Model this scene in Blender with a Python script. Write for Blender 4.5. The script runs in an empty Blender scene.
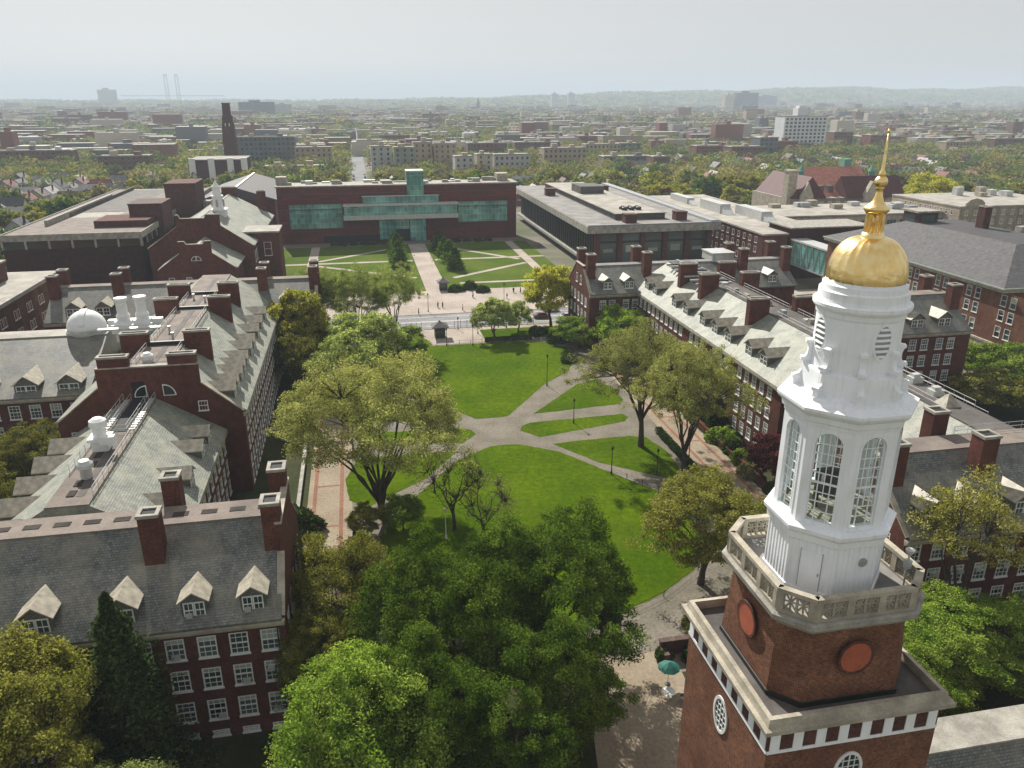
import bpy, math, random
import numpy as np
from mathutils import Vector
sc = bpy.context.scene
col = sc.collection
R = math.radians
PH = R(11); CU, SU = math.cos(PH), math.sin(PH)      # the campus street grid is turned 11 degrees
def W(u, v, z=0.0):
    return Vector((u*CU - v*SU, u*SU + v*CU, z))
# ------------------------------------------------------------------ camera, sky, sun, exposure
cam = bpy.data.cameras.new('camera'); co = bpy.data.objects.new('camera', cam); col.objects.link(co)
co.location = (0, 0, 55); co.rotation_euler = (R(90-20.2), 0, 0)
cam.sensor_width = 36; cam.lens = 780/1024*36; cam.clip_start = .5; cam.clip_end = 40000
sc.camera = co
SUN_AZ, SUN_EL = R(-24), R(39)
wd = bpy.data.worlds.new('World'); sc.world = wd; wd.use_nodes = True
wn = wd.node_tree.nodes; wl = wd.node_tree.links
sky = wn.new('ShaderNodeTexSky'); sky.sky_type = 'NISHITA'; sky.sun_disc = False
sky.sun_elevation = SUN_EL; sky.sun_rotation = SUN_AZ % (2*math.pi); sky.altitude = 50
sky.air_density = 1.0; sky.dust_density = 1.2; sky.ozone_density = 1.5
hsv = wn.new('ShaderNodeHueSaturation'); hsv.inputs['Saturation'].default_value = .2
wl.new(sky.outputs[0], hsv.inputs['Color']); veil = wn.new('ShaderNodeMix'); veil.data_type = 'RGBA'; veil.inputs[0].default_value = .6
va, vb = [i for i in veil.inputs if i.type == 'RGBA']; vb.default_value = (8.5, 8.45, 8.25, 1); wl.new(hsv.outputs[0], va)
wl.new([o for o in veil.outputs if o.type == 'RGBA'][0], wn['Background'].inputs['Color'])
wn['Background'].inputs['Strength'].default_value = .054
sd = bpy.data.lights.new('sun', 'SUN'); sd.energy = 5.0; sd.angle = R(.53); sd.color = (1, .95, .86)
so = bpy.data.objects.new('sun', sd); col.objects.link(so)
sdir = Vector((math.sin(SUN_AZ)*math.cos(SUN_EL), math.cos(SUN_AZ)*math.cos(SUN_EL), math.sin(SUN_EL)))
so.rotation_euler = (-sdir).to_track_quat('-Z', 'Y').to_euler(); so.location = (-300, 700, 700)
sc.view_settings.view_transform = 'Standard'; sc.view_settings.look = 'None'
sc.view_settings.gamma = 1; sc.view_settings.exposure = 0.64
try:
    sc.cycles.max_bounces = 6; sc.cycles.diffuse_bounces = 3; sc.cycles.transparent_max_bounces = 12
    sc.cycles.volume_bounces = 2; sc.cycles.caustics_reflective = False; sc.cycles.caustics_refractive = False
except Exception: pass

# ------------------------------------------------------------------ materials
def newmat(name):
    m = bpy.data.materials.new(name); m.use_nodes = True
    nt = m.node_tree
    return m, nt.nodes, nt.links, nt.nodes['Principled BSDF']
def N(ns, t, **k):
    n = ns.new(t)
    for a, b in k.items(): setattr(n, a, b)
    return n
def c4(c): return (c[0], c[1], c[2], 1)
def noise_between(ns, ls, vec, scale, a, b, lo=.35, hi=.65, detail=4):
    n = N(ns, 'ShaderNodeTexNoise'); n.inputs['Scale'].default_value = scale; n.inputs['Detail'].default_value = detail
    if vec is not None: ls.new(vec, n.inputs['Vector'])
    r = N(ns, 'ShaderNodeValToRGB'); r.color_ramp.elements[0].position = lo; r.color_ramp.elements[1].position = hi
    r.color_ramp.elements[0].color = c4(a); r.color_ramp.elements[1].color = c4(b)
    ls.new(n.outputs['Fac'], r.inputs['Fac'])
    return r.outputs['Color']
def mixc(ns, ls, a, b, fac, blend='MIX'):
    m = N(ns, 'ShaderNodeMix', data_type='RGBA', blend_type=blend)
    for s, x in (('A', a), ('B', b)):
        i = [q for q in m.inputs if q.name == s and q.type == 'RGBA'][0]
        if hasattr(x, 'links'): ls.new(x, i)
        else: i.default_value = c4(x)
    if hasattr(fac, 'links'): ls.new(fac, m.inputs[0])
    else: m.inputs[0].default_value = fac
    return [q for q in m.outputs if q.type == 'RGBA'][0]
def plain(name, c, var=.15, scale=.6, rough=.8, spec=.3, metal=0.0, fine=True):
    m, ns, ls, b = newmat(name)
    t = N(ns, 'ShaderNodeTexCoord').outputs['Object']
    a = tuple(x*(1-var) for x in c); d = tuple(min(1, x*(1+var)) for x in c)
    o = noise_between(ns, ls, t, scale, a, d)
    if fine:
        o2 = noise_between(ns, ls, t, scale*9, (1-var*.7,)*3, (1+var*.5,)*3, .3, .7, 3)
        o = mixc(ns, ls, o, o2, 1.0, 'MULTIPLY')
    ls.new(o, b.inputs['Base Color'])
    b.inputs['Roughness'].default_value = rough; b.inputs['Specular IOR Level'].default_value = spec
    b.inputs['Metallic'].default_value = metal
    return m
def coursed(name, c1, c2, mortar, bw, bh, msize, rough=.85, spec=.3, stain=None, squash=1.0, stain_scale=.12, bump=.15):
    """brick / slate courses: rows follow object z, joints follow object x + y"""
    m, ns, ls, b = newmat(name)
    t = N(ns, 'ShaderNodeTexCoord').outputs['Object']
    tc = [n for n in ns if n.bl_idname == 'ShaderNodeTexCoord'][0]
    sep = N(ns, 'ShaderNodeSeparateXYZ'); ls.new(t, sep.inputs[0])
    cr = N(ns, 'ShaderNodeVectorMath', operation='CROSS_PRODUCT'); ls.new(tc.outputs['Normal'], cr.inputs[0]); cr.inputs[1].default_value = (0, 0, 1)
    nm = N(ns, 'ShaderNodeVectorMath', operation='NORMALIZE'); ls.new(cr.outputs[0], nm.inputs[0])
    dt = N(ns, 'ShaderNodeVectorMath', operation='DOT_PRODUCT'); ls.new(t, dt.inputs[0]); ls.new(nm.outputs[0], dt.inputs[1])
    cmb = N(ns, 'ShaderNodeCombineXYZ'); ls.new(dt.outputs['Value'], cmb.inputs['X']); ls.new(sep.outputs['Z'], cmb.inputs['Y'])
    br = N(ns, 'ShaderNodeTexBrick'); ls.new(cmb.outputs[0], br.inputs['Vector'])
    br.inputs['Color1'].default_value = c4(c1); br.inputs['Color2'].default_value = c4(c2); br.inputs['Mortar'].default_value = c4(mortar)
    br.inputs['Scale'].default_value = 1.0; br.inputs['Brick Width'].default_value = bw; br.inputs['Row Height'].default_value = bh
    br.inputs['Mortar Size'].default_value = msize; br.inputs['Bias'].default_value = 0.0
    o = br.outputs['Color']
    o2 = noise_between(ns, ls, t, .9, (.72, .72, .74), (1.22, 1.18, 1.15), .3, .7, 6)
    o = mixc(ns, ls, o, o2, 1.0, 'MULTIPLY')
    o = mixc(ns, ls, o, noise_between(ns, ls, t, 4.5, (.72, .72, .72), (1.28, 1.26, 1.24), .3, .7, 3), 1.0, 'MULTIPLY')
    if stain:
        n = N(ns, 'ShaderNodeTexNoise'); n.inputs['Scale'].default_value = stain_scale; n.inputs['Detail'].default_value = 7; n.inputs['Roughness'].default_value = .65
        mp = N(ns, 'ShaderNodeMapping'); mp.inputs['Scale'].default_value = (1.6, 1.6, .7); ls.new(t, mp.inputs[0]); ls.new(mp.outputs[0], n.inputs['Vector'])
        r = N(ns, 'ShaderNodeValToRGB'); r.color_ramp.elements[0].position = .42; r.color_ramp.elements[1].position = .7
        r.color_ramp.elements[0].color = (0, 0, 0, 1); r.color_ramp.elements[1].color = (.7, .7, .7, 1); ls.new(n.outputs['Fac'], r.inputs[0])
        o = mixc(ns, ls, o, stain, r.outputs['Color'])
    ls.new(o, b.inputs['Base Color'])
    b.inputs['Roughness'].default_value = rough; b.inputs['Specular IOR Level'].default_value = spec
    if bump:
        bp = N(ns, 'ShaderNodeBump'); bp.inputs['Strength'].default_value = bump; bp.inputs['Distance'].default_value = .03
        ls.new(br.outputs['Fac'], bp.inputs['Height']); bp.invert = True; ls.new(bp.outputs[0], b.inputs['Normal'])
    return m
BRICK = coursed('red_brick', (.15, .042, .028), (.08, .024, .018), (.13, .09, .075), .23, .078, .011, spec=.12, stain=(.06, .026, .022))
TBRICK = coursed('orange_brick', (.2, .062, .03), (.07, .025, .018), (.24, .16, .11), .23, .078, .015, spec=.12, stain=(.09, .034, .022))
DBRICK = coursed('dark_brick', (.11, .042, .033), (.075, .03, .026), (.11, .08, .07), .23, .078, .011, spec=.12)
MAROON = coursed('maroon_panel', (.15, .03, .022), (.09, .02, .016), (.06, .015, .015), 6.0, .9, .05, rough=.6, bump=.05)
SLATE = coursed('slate', (.175, .185, .175), (.095, .108, .105), (.055, .062, .06), .26, .15, .018, rough=.5, spec=.45, stain=(.24, .215, .16), stain_scale=.2, bump=.25)
LITSLATE = coursed('sunlit_green_slate', (.29, .315, .275), (.21, .235, .21), (.13, .145, .135), .26, .15, .018, rough=.62, spec=.3, stain=(.36, .35, .27), stain_scale=.25, bump=.25)  # greenish copy of the slate, painted lighter for its sunlit slopes
SHINGLE = coursed('grey_shingle', (.1, .1, .105), (.08, .08, .085), (.06, .06, .065), .5, .25, .02, rough=.75, spec=.35, bump=.1)
STONE = plain('limestone', (.36, .325, .26), .22, .9, .85)
STONE2 = plain('grey_stone', (.3, .285, .25), .25, .8, .85)
TAN = plain('roof_deck', (.185, .155, .135), .2, .35, .9)
TANL = plain('pale_roof', (.33, .31, .275), .2, .25, .9)
DKROOF = plain('dark_roof', (.1, .09, .085), .25, .3, .85)
GREYROOF = plain('grey_roof', (.22, .21, .2), .2, .2, .85)
LEAD = plain('lead_sheet', (.33, .3, .24), .25, 1.5, .55, .45)
def whitewash():
    m, ns, ls, b = newmat('white_paint')
    t = N(ns, 'ShaderNodeTexCoord').outputs['Object']; mp = N(ns, 'ShaderNodeMapping'); mp.inputs['Scale'].default_value = (5, 5, .45); ls.new(t, mp.inputs[0])
    o = noise_between(ns, ls, mp.outputs[0], 1.0, (.76, .775, .78), (.85, .875, .91), .28, .5, 6)
    o2 = noise_between(ns, ls, t, .7, (.92, .92, .9), (1.02, 1.02, 1.03), .3, .6, 5)
    ls.new(mixc(ns, ls, o, o2, 1.0, 'MULTIPLY'), b.inputs['Base Color']); b.inputs['Roughness'].default_value = .55; b.inputs['Specular IOR Level'].default_value = .35
    return m
WHITE = whitewash()
WHITE2 = plain('white_timber', (.74, .75, .74), .06, 1.5, .5, .4)
METAL = plain('grey_metal', (.35, .36, .37), .15, 1.5, .45, .5, .3)
DKMETAL = plain('black_metal', (.025, .028, .026), .2, 1.5, .5, .4)
GALV = plain('galvanised', (.5, .51, .5), .12, 1.5, .45, .5, .2)
REDDISC = plain('red_roundel', (.36, .1, .055), .12, 1.2, .8)
GRATE = plain('grate', (.06, .055, .05), .2, 1, .95, .05)
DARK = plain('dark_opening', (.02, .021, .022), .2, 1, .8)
def gold():
    m, ns, ls, b = newmat('gold_leaf')
    t = N(ns, 'ShaderNodeTexCoord').outputs['Object']
    o = noise_between(ns, ls, t, 2.2, (.86, .6, .23), (.95, .75, .38), .35, .65, 6); ls.new(o, b.inputs['Base Color'])
    b.inputs['Metallic'].default_value = 1; b.inputs['Roughness'].default_value = .3
    n = N(ns, 'ShaderNodeTexNoise'); n.inputs['Scale'].default_value = 2.5; ls.new(t, n.inputs['Vector'])
    bp = N(ns, 'ShaderNodeBump'); bp.inputs['Strength'].default_value = .35; bp.inputs['Distance'].default_value = .12
    ls.new(n.outputs['Fac'], bp.inputs['Height']); ls.new(bp.outputs[0], b.inputs['Normal'])
    return m
GOLD = gold()
def glass(name, c, rough=.12, var=.5):
    m, ns, ls, b = newmat(name)
    oi = N(ns, 'ShaderNodeObjectInfo')
    o = mixc(ns, ls, tuple(x*(1-var) for x in c), tuple(x*(1+var) for x in c), oi.outputs['Random'])
    ls.new(o, b.inputs['Base Color']); b.inputs['Roughness'].default_value = rough; b.inputs['Specular IOR Level'].default_value = .6
    return m
GLASS = glass('window_glass', (.05, .07, .065), .12, .8); BLIND = glass('window_blind', (.32, .35, .31), .5, .35)
def curtain():
    m, ns, ls, b = newmat('teal_curtain_glass')
    t = N(ns, 'ShaderNodeTexCoord').outputs['Object']
    sep = N(ns, 'ShaderNodeSeparateXYZ'); ls.new(t, sep.inputs[0])
    cmb = N(ns, 'ShaderNodeCombineXYZ'); ls.new(sep.outputs['X'], cmb.inputs['X']); ls.new(sep.outputs['Z'], cmb.inputs['Y'])
    br = N(ns, 'ShaderNodeTexBrick'); ls.new(cmb.outputs[0], br.inputs['Vector']); br.offset = 0
    br.inputs['Color1'].default_value = (.08, .24, .22, 1); br.inputs['Color2'].default_value = (.17, .42, .385, 1); br.inputs['Mortar'].default_value = (.42, .52, .5, 1)
    br.inputs['Scale'].default_value = 1; br.inputs['Brick Width'].default_value = 1.5; br.inputs['Row Height'].default_value = 2.0; br.inputs['Mortar Size'].default_value = .05
    o = noise_between(ns, ls, t, .15, (.55, .6, .6), (1.3, 1.3, 1.25), .35, .65, 3)  # broad noise paints uneven reflections into the glass colour
    ls.new(mixc(ns, ls, br.outputs['Color'], o, 1.0, 'MULTIPLY'), b.inputs['Base Color'])
    b.inputs['Roughness'].default_value = .15; b.inputs['Specular IOR Level'].default_value = .6
    return m
TEAL = curtain()
def clear():
    m = bpy.data.materials.new('clear_pane'); m.use_nodes = True; ns = m.node_tree.nodes; ls = m.node_tree.links
    ns.remove(ns['Principled BSDF'])
    t = N(ns, 'ShaderNodeBsdfTransparent'); t.inputs[0].default_value = (.86, .92, .9, 1)
    g = N(ns, 'ShaderNodeBsdfGlossy'); g.inputs['Roughness'].default_value = .05
    mx = N(ns, 'ShaderNodeMixShader'); mx.inputs[0].default_value = .08
    ls.new(t.outputs[0], mx.inputs[1]); ls.new(g.outputs[0], mx.inputs[2]); ls.new(mx.outputs[0], ns['Material Output'].inputs['Surface'])
    return m
CLEAR = clear()
def leaf(name, c1, c2, trans=.35, attr=False, objvar=.25, scale=.35, isl=(.4, 1.6)):
    m = bpy.data.materials.new(name); m.use_nodes = True; ns = m.node_tree.nodes; ls = m.node_tree.links
    ns.remove(ns['Principled BSDF'])
    gi = N(ns, 'ShaderNodeNewGeometry'); t = N(ns, 'ShaderNodeTexCoord').outputs['Object']
    if attr:
        at = N(ns, 'ShaderNodeAttribute', attribute_name='tint'); base = at.outputs['Color']
    else:
        base = noise_between(ns, ls, t, scale, c1, c2, .35, .65, 3)
        oi = N(ns, 'ShaderNodeObjectInfo'); mr = N(ns, 'ShaderNodeMapRange'); ls.new(oi.outputs['Random'], mr.inputs[0])
        mr.inputs[3].default_value = 1-objvar; mr.inputs[4].default_value = 1+objvar
        base = mixc(ns, ls, base, mr.outputs[0], 1.0, 'MULTIPLY')
    mr2 = N(ns, 'ShaderNodeMapRange'); ls.new(gi.outputs['Random Per Island'], mr2.inputs[0]); mr2.inputs[3].default_value = isl[0]; mr2.inputs[4].default_value = isl[1]
    base = mixc(ns, ls, base, mr2.outputs[0], 1.0, 'MULTIPLY')
    d = N(ns, 'ShaderNodeBsdfDiffuse'); tr = N(ns, 'ShaderNodeBsdfTranslucent'); mx = N(ns, 'ShaderNodeMixShader'); mx.inputs[0].default_value = trans
    ls.new(base, d.inputs[0]); ls.new(mixc(ns, ls, base, (1.0, 1.05, .68), 1.0, 'MULTIPLY'), tr.inputs[0])
    ls.new(d.outputs[0], mx.inputs[1]); ls.new(tr.outputs[0], mx.inputs[2]); ls.new(mx.outputs[0], ns['Material Output'].inputs['Surface'])
    return m
L_ELM = leaf('elm_leaf', (.27, .28, .09), (.4, .4, .15), .42)
L_MAPLE = leaf('maple_leaf', (.06, .11, .014), (.15, .22, .03), .42, scale=.22)
L_LIGHT = leaf('light_leaf', (.16, .25, .035), (.28, .36, .065), .45)
L_OLIVE = leaf('olive_leaf', (.17, .175, .035), (.27, .26, .065), .44)
L_YELLOW = leaf('yellow_leaf', (.33, .33, .04), (.46, .43, .08), .45)
L_PURPLE = leaf('purple_leaf', (.07, .02, .025), (.12, .035, .04))
L_CONIFER = leaf('conifer_leaf', (.03, .05, .016), (.055, .075, .025), .15)
L_PALE = leaf('pale_leaf', (.27, .33, .1), (.39, .43, .15), .42)
L_BARE = leaf('budding_leaf', (.24, .22, .1), (.33, .3, .14))
L_BUD = leaf('bud_leaf', (.26, .25, .06), (.36, .34, .1), .4)
L_HEDGE = leaf('hedge_leaf', (.04, .07, .018), (.075, .11, .03), .2)
L_WOODS = leaf('woods_leaf', (0, 0, 0), (0, 0, 0), .45, attr=True, isl=(.85, 1.15))
BARK = plain('bark', (.075, .06, .048), .3, 2, .9, .2)
def tinted(name, rough=.8):
    m, ns, ls, b = newmat(name)
    at = N(ns, 'ShaderNodeAttribute', attribute_name='tint'); ls.new(at.outputs['Color'], b.inputs['Base Color']); b.inputs['Roughness'].default_value = rough
    return m
TINT = tinted('far_masonry')
def ground_mat(name, a, b_, c, s1, s2, rough=.95, bump=0, worn=None):
    m, ns, ls, b = newmat(name)
    t = N(ns, 'ShaderNodeTexCoord').outputs['Object']
    o = noise_between(ns, ls, t, s1, a, b_, .38, .62, 5)
    o2 = noise_between(ns, ls, t, s2, (.75, .75, .75), c, .3, .7, 6)
    o = mixc(ns, ls, o, o2, 1.0, 'MULTIPLY')
    if worn:
        o = mixc(ns, ls, o, worn, noise_between(ns, ls, t, .16, (0, 0, 0), (.75, .75, .75), .56, .78, 8))
        o = mixc(ns, ls, o, noise_between(ns, ls, t, 3.2, (.78, .8, .75), (1.2, 1.18, 1.2), .3, .7, 4), 1.0, 'MULTIPLY')
    ls.new(o, b.inputs['Base Color']); b.inputs['Roughness'].default_value = rough; b.inputs['Specular IOR Level'].default_value = .02 if worn else .12
    if bump:
        n = N(ns, 'ShaderNodeTexNoise'); n.inputs['Scale'].default_value = 6; ls.new(t, n.inputs['Vector'])
        bp = N(ns, 'ShaderNodeBump'); bp.inputs['Strength'].default_value = bump; bp.inputs['Distance'].default_value = .1
        ls.new(n.outputs['Fac'], bp.inputs['Height']); ls.new(bp.outputs[0], b.inputs['Normal'])
    return m
GRASS = ground_mat('lawn_grass', (.044, .09, .0005), (.072, .124, .001), (1.3, 1.18, 1.1), .09, 1.1, bump=.5, worn=(.075, .095, .008))
GRASS2 = ground_mat('dry_grass', (.06, .105, .01), (.09, .13, .018), (1.2, 1.15, 1.1), .06, 1.2, bump=.5, worn=(.12, .12, .045))
PLANTG = ground_mat('planting_ground', (.025, .036, .01), (.05, .052, .022), (1.3, 1.2, 1.1), .2, 2)  # dark mottled ground of the planting beds
PATH = ground_mat('path_concrete', (.155, .14, .11), (.205, .182, .15), (1.15, 1.15, 1.15), .25, 2.5)
PAVE = ground_mat('pink_paving', (.34, .29, .25), (.43, .37, .325), (1.12, 1.12, 1.12), .12, 2.0)
PAVET = ground_mat('tan_paving', (.27, .22, .16), (.33, .275, .205), (1.1, 1.1, 1.1), .15, 2.5)
PAVEB = ground_mat('brick_paving', (.22, .115, .08), (.27, .145, .1), (1.15, 1.1, 1.1), .3, 3)
ASPH = ground_mat('asphalt', (.2, .2, .205), (.26, .258, .26), (1.15, 1.15, 1.15), .1, 1.5)
LINE = plain('road_paint', (.75, .75, .72), .08, 1, .7)
CITY = ground_mat('city_ground', (.085, .1, .05), (.17, .16, .135), (1.4, 1.3, 1.25), .012, .08)

# ------------------------------------------------------------------ mesh helpers
class MB:
    def __init__(s): s.v = []; s.f = []; s.m = []
    def add(s, vs, fs, m=0):
        k = len(s.v); s.v += [tuple(p) for p in vs]; s.f += [tuple(i+k for i in f) for f in fs]; s.m += [m]*len(fs); return s
    def box(s, x0, x1, y0, y1, z0, z1, m=0):
        return s.add([(x0,y0,z0),(x1,y0,z0),(x1,y1,z0),(x0,y1,z0),(x0,y0,z1),(x1,y0,z1),(x1,y1,z1),(x0,y1,z1)],
                     [(0,3,2,1),(4,5,6,7),(0,1,5,4),(1,2,6,5),(2,3,7,6),(3,0,4,7)], m)
    def quad(s, a, b, c, d, m=0): return s.add([a,b,c,d], [(0,1,2,3)], m)
    def prism(s, poly, y0, y1, m=0):            # polygon in (x, z), extruded along y; counter-clockwise seen from -y
        n = len(poly)
        vs = [(p[0], y0, p[1]) for p in poly] + [(p[0], y1, p[1]) for p in poly]
        fs = [tuple(range(n)), tuple(range(2*n-1, n-1, -1))] + [(i, i+n, (i+1) % n+n, (i+1) % n) for i in range(n)]
        return s.add(vs, fs, m)
    def prismx(s, poly, x0, x1, m=0):           # polygon in (y, z), extruded along x
        n = len(poly)
        vs = [(x0, p[0], p[1]) for p in poly] + [(x1, p[0], p[1]) for p in poly]
        fs = [tuple(range(n-1, -1, -1)), tuple(range(n, 2*n))] + [(i, (i+1) % n, (i+1) % n+n, i+n) for i in range(n)]
        return s.add(vs, fs, m)
    def slab(s, poly, z0, z1, m=0):             # polygon in (x, y), ccw from above
        n = len(poly)
        vs = [(p[0], p[1], z0) for p in poly] + [(p[0], p[1], z1) for p in poly]
        fs = [tuple(range(n-1, -1, -1)), tuple(range(n, 2*n))] + [(i, (i+1) % n, (i+1) % n+n, i+n) for i in range(n)]
        return s.add(vs, fs, m)
    def loft(s, rings, cap0=True, cap1=True, m=0):
        n = len(rings[0]); vs = [p for r in rings for p in r]; fs = []
        for k in range(len(rings)-1):
            for i in range(n): fs.append((k*n+i, k*n+(i+1) % n, (k+1)*n+(i+1) % n, (k+1)*n+i))
        if cap0: fs.append(tuple(range(n-1, -1, -1)))
        if cap1: fs.append(tuple(range((len(rings)-1)*n, len(rings)*n)))
        return s.add(vs, fs, m)
    def lathe(s, prof, n=32, c=(0, 0), m=0, ribs=0, amp=0):
        rings = []
        for (z, r) in prof:
            rings.append([(c[0]+r*(1+amp*abs(math.cos(ribs*math.pi*i/n)))*math.cos(2*math.pi*i/n),
                           c[1]+r*(1+amp*abs(math.cos(ribs*math.pi*i/n)))*math.sin(2*math.pi*i/n), z) for i in range(n)])
        return s.loft(rings, True, True, m)
    def tube(s, pts, rad, n=6, m=0):
        pts = [Vector(p) for p in pts]; rings = []
        if not hasattr(rad, '__len__'): rad = [rad]*len(pts)
        for i, p in enumerate(pts):
            d = (pts[min(i+1, len(pts)-1)] - pts[max(i-1, 0)]).normalized()
            a = Vector((0, 0, 1)) if abs(d.z) < .9 else Vector((1, 0, 0))
            x = d.cross(a).normalized(); y = d.cross(x).normalized()
            rings.append([tuple(p + x*(rad[i]*math.cos(2*math.pi*k/n)) + y*(rad[i]*math.sin(2*math.pi*k/n))) for k in range(n)])
        return s.loft(rings, True, True, m)
    def mesh(s, name, mats, smooth=False):
        me = bpy.data.meshes.new(name); me.from_pydata(s.v, [], s.f)
        for mt in (mats if isinstance(mats, (list, tuple)) else [mats]): me.materials.append(mt)
        if any(s.m): me.polygons.foreach_set('material_index', s.m)
        if smooth: me.polygons.foreach_set('use_smooth', [True]*len(s.f))
        me.update(); return me
    def build(s, name, mats, parent=None, loc=(0, 0, 0), rz=0, smooth=False):
        return link(name, s.mesh(name, mats, smooth), parent, loc, rz)
def link(name, me, parent=None, loc=(0, 0, 0), rz=0):
    o = bpy.data.objects.new(name, me); col.objects.link(o)
    o.location = loc; o.rotation_euler = (0, 0, rz)
    if parent is not None: o.parent = parent
    return o
def tag(o, label, cat, group=None):
    o['label'] = label; o['category'] = cat
    if group: o['group'] = group
    return o
def struct(o, kind='structure'): o['kind'] = kind; return o
class Thing:
    """an Empty at the thing's base; parts are built in campus coordinates (u, v, z) relative to it"""
    def __init__(s, name, label, cat, u, v, group=None):
        s.u, s.v = u, v; s.r = link(name, None, None, W(u, v), PH); tag(s.r, label, cat, group); s.w = []
    def part(s, name, mb, mats, parent=None, smooth=False):          # mb in absolute u, v
        k = MB(); k.v = [(a-s.u, b-s.v, c) for a, b, c in mb.v]; k.f = mb.f; k.m = mb.m
        return k.build(name, mats, parent or s.r, smooth=smooth)
    def at(s, name, me, u, v, z, rz=0, parent=None):
        return link(name, me, parent or s.r, (u-s.u, v-s.v, z), rz)
FACE = {'-v': 0, '+u': math.pi/2, '+v': math.pi, '-u': -math.pi/2}
def step(p, face, x, y=0):      # from the left end p of a wall, x to the right, y inward
    a = FACE[face]; return (p[0]+x*math.cos(a)-y*math.sin(a), p[1]+x*math.sin(a)+y*math.cos(a))
_wc = {}
def window_meshes(w, h, fine=True):
    k = (round(w, 2), round(h, 2), fine)
    if k in _wc: return _wc[k]
    f = MB(); t = .11
    f.box(-w/2, -w/2+t, -.04, .13, 0, h); f.box(w/2-t, w/2, -.04, .13, 0, h)
    f.box(-w/2+t, w/2-t, -.04, .13, h-t, h); f.box(-w/2-.08, w/2+.08, -.12, .12, -.1, t*.8)
    f.box(-w/2+t, w/2-t, .0, .1, h/2-.05, h/2+.05)
    if fine:
        for q in (-1, 1): f.box(q*w/6-.022, q*w/6+.022, .03, .08, t*.8, h-t)
        for q in (.25, .75): f.box(-w/2+t, w/2-t, .032, .082, h*q-.022, h*q+.022)
    fm = f.mesh('window', WHITE2)
    ps = []
    for i, b in enumerate((0, .28, .5, .3)):
        p = MB(); p.quad((-w/2+.05, .09, .05), (w/2-.05, .09, .05), (w/2-.05, .09, h-.05), (-w/2+.05, .09, h-.05))
        if b: p.quad((-w/2+.08, .085, h*(1-b)), (w/2-.08, .085, h*(1-b)), (w/2-.08, .085, h-.06), (-w/2+.08, .085, h-.06), 1)
        ps.append(p.mesh('pane', [GLASS, BLIND]))
    _wc[k] = (fm, ps); return _wc[k]
rw = random.Random(5)
ACM = MB().box(-.32, .32, -.3, .07, 0, .4).mesh('air_conditioner', GALV)
def wall(T, p, face, L, z0, z1, mat, wins=(), fine=True, name='wall', cut=True):
    """one facade with real window openings; wins = (x centre, z sill, w, h)"""
    mb = MB()
    xs = sorted({0.0, L} | ({round(q, 3) for x, z, w, h in wins for q in (x-w/2, x+w/2)} if cut else set()))
    zs = sorted({z0, z1} | ({round(q, 3) for x, z, w, h in wins for q in (z, z+h)} if cut else set()))
    for i in range(len(xs)-1):
        xm = (xs[i]+xs[i+1])/2; k0 = None
        for j in range(len(zs)-1):
            zm = (zs[j]+zs[j+1])/2
            hole = cut and any(abs(xm-x) < w/2 and z < zm < z+h for x, z, w, h in wins)
            if not hole: mb.quad((xs[i], 0, zs[j]), (xs[i+1], 0, zs[j]), (xs[i+1], 0, zs[j+1]), (xs[i], 0, zs[j+1]))
    for x, z, w, h in (wins if cut else ()):
        a, b = x-w/2, x+w/2
        mb.quad((a, 0, z), (a, .2, z), (a, .2, z+h), (a, 0, z+h)); mb.quad((b, .2, z), (b, 0, z), (b, 0, z+h), (b, .2, z+h))
        mb.quad((a, 0, z+h), (a, .2, z+h), (b, .2, z+h), (b, 0, z+h)); mb.quad((a, .2, z), (a, 0, z), (b, 0, z), (b, .2, z))
    o = mb.build(name, mat, T.r, (p[0]-T.u, p[1]-T.v, 0), FACE[face])
    for x, z, w, h in wins:
        q = step(p, face, x, .03); T.w.append((q[0], q[1], z, face, w, h, fine))
    return o
def finish_windows(T, cap=98, stuff=True):
    ws = sorted(T.w, key=lambda q: (W(q[0], q[1], q[2]) - Vector((0, 0, 55))).length)
    rest = MB()
    for i, (u, v, z, face, w, h, fine) in enumerate(ws):
        fm, ps = window_meshes(w, h, fine); pm = rw.choice(ps)
        if i < cap:
            o = T.at('window', fm, u, v, z, FACE[face]); link('pane', pm, o)
            if fine and rw.random() < .3: link('air_conditioner', ACM, o, (rw.uniform(-.25, .25)*w, 0, h*rw.choice((.1, .55))))
        else:
            ca, sa = math.cos(FACE[face]), math.sin(FACE[face])
            for me, off in ((fm, 0), (pm, 1)):
                vs = [(u+q.co.x*ca-q.co.y*sa, v+q.co.x*sa+q.co.y*ca, z+q.co.z) for q in me.vertices]
                k = len(rest.v); rest.v += vs
                for pl in me.polygons:
                    rest.f.append(tuple(a+k for a in pl.vertices)); rest.m.append(off + (pl.material_index if off else 0))
    if rest.v: struct(T.part('window', rest, [WHITE2, GLASS, BLIND]), 'stuff')
def grid(x0, dx, n, zs, w=1.5, h=2.2, skip=()):
    return [(x0+i*dx, z, w, h) for i in range(n) if i not in skip for z in zs]
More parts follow.
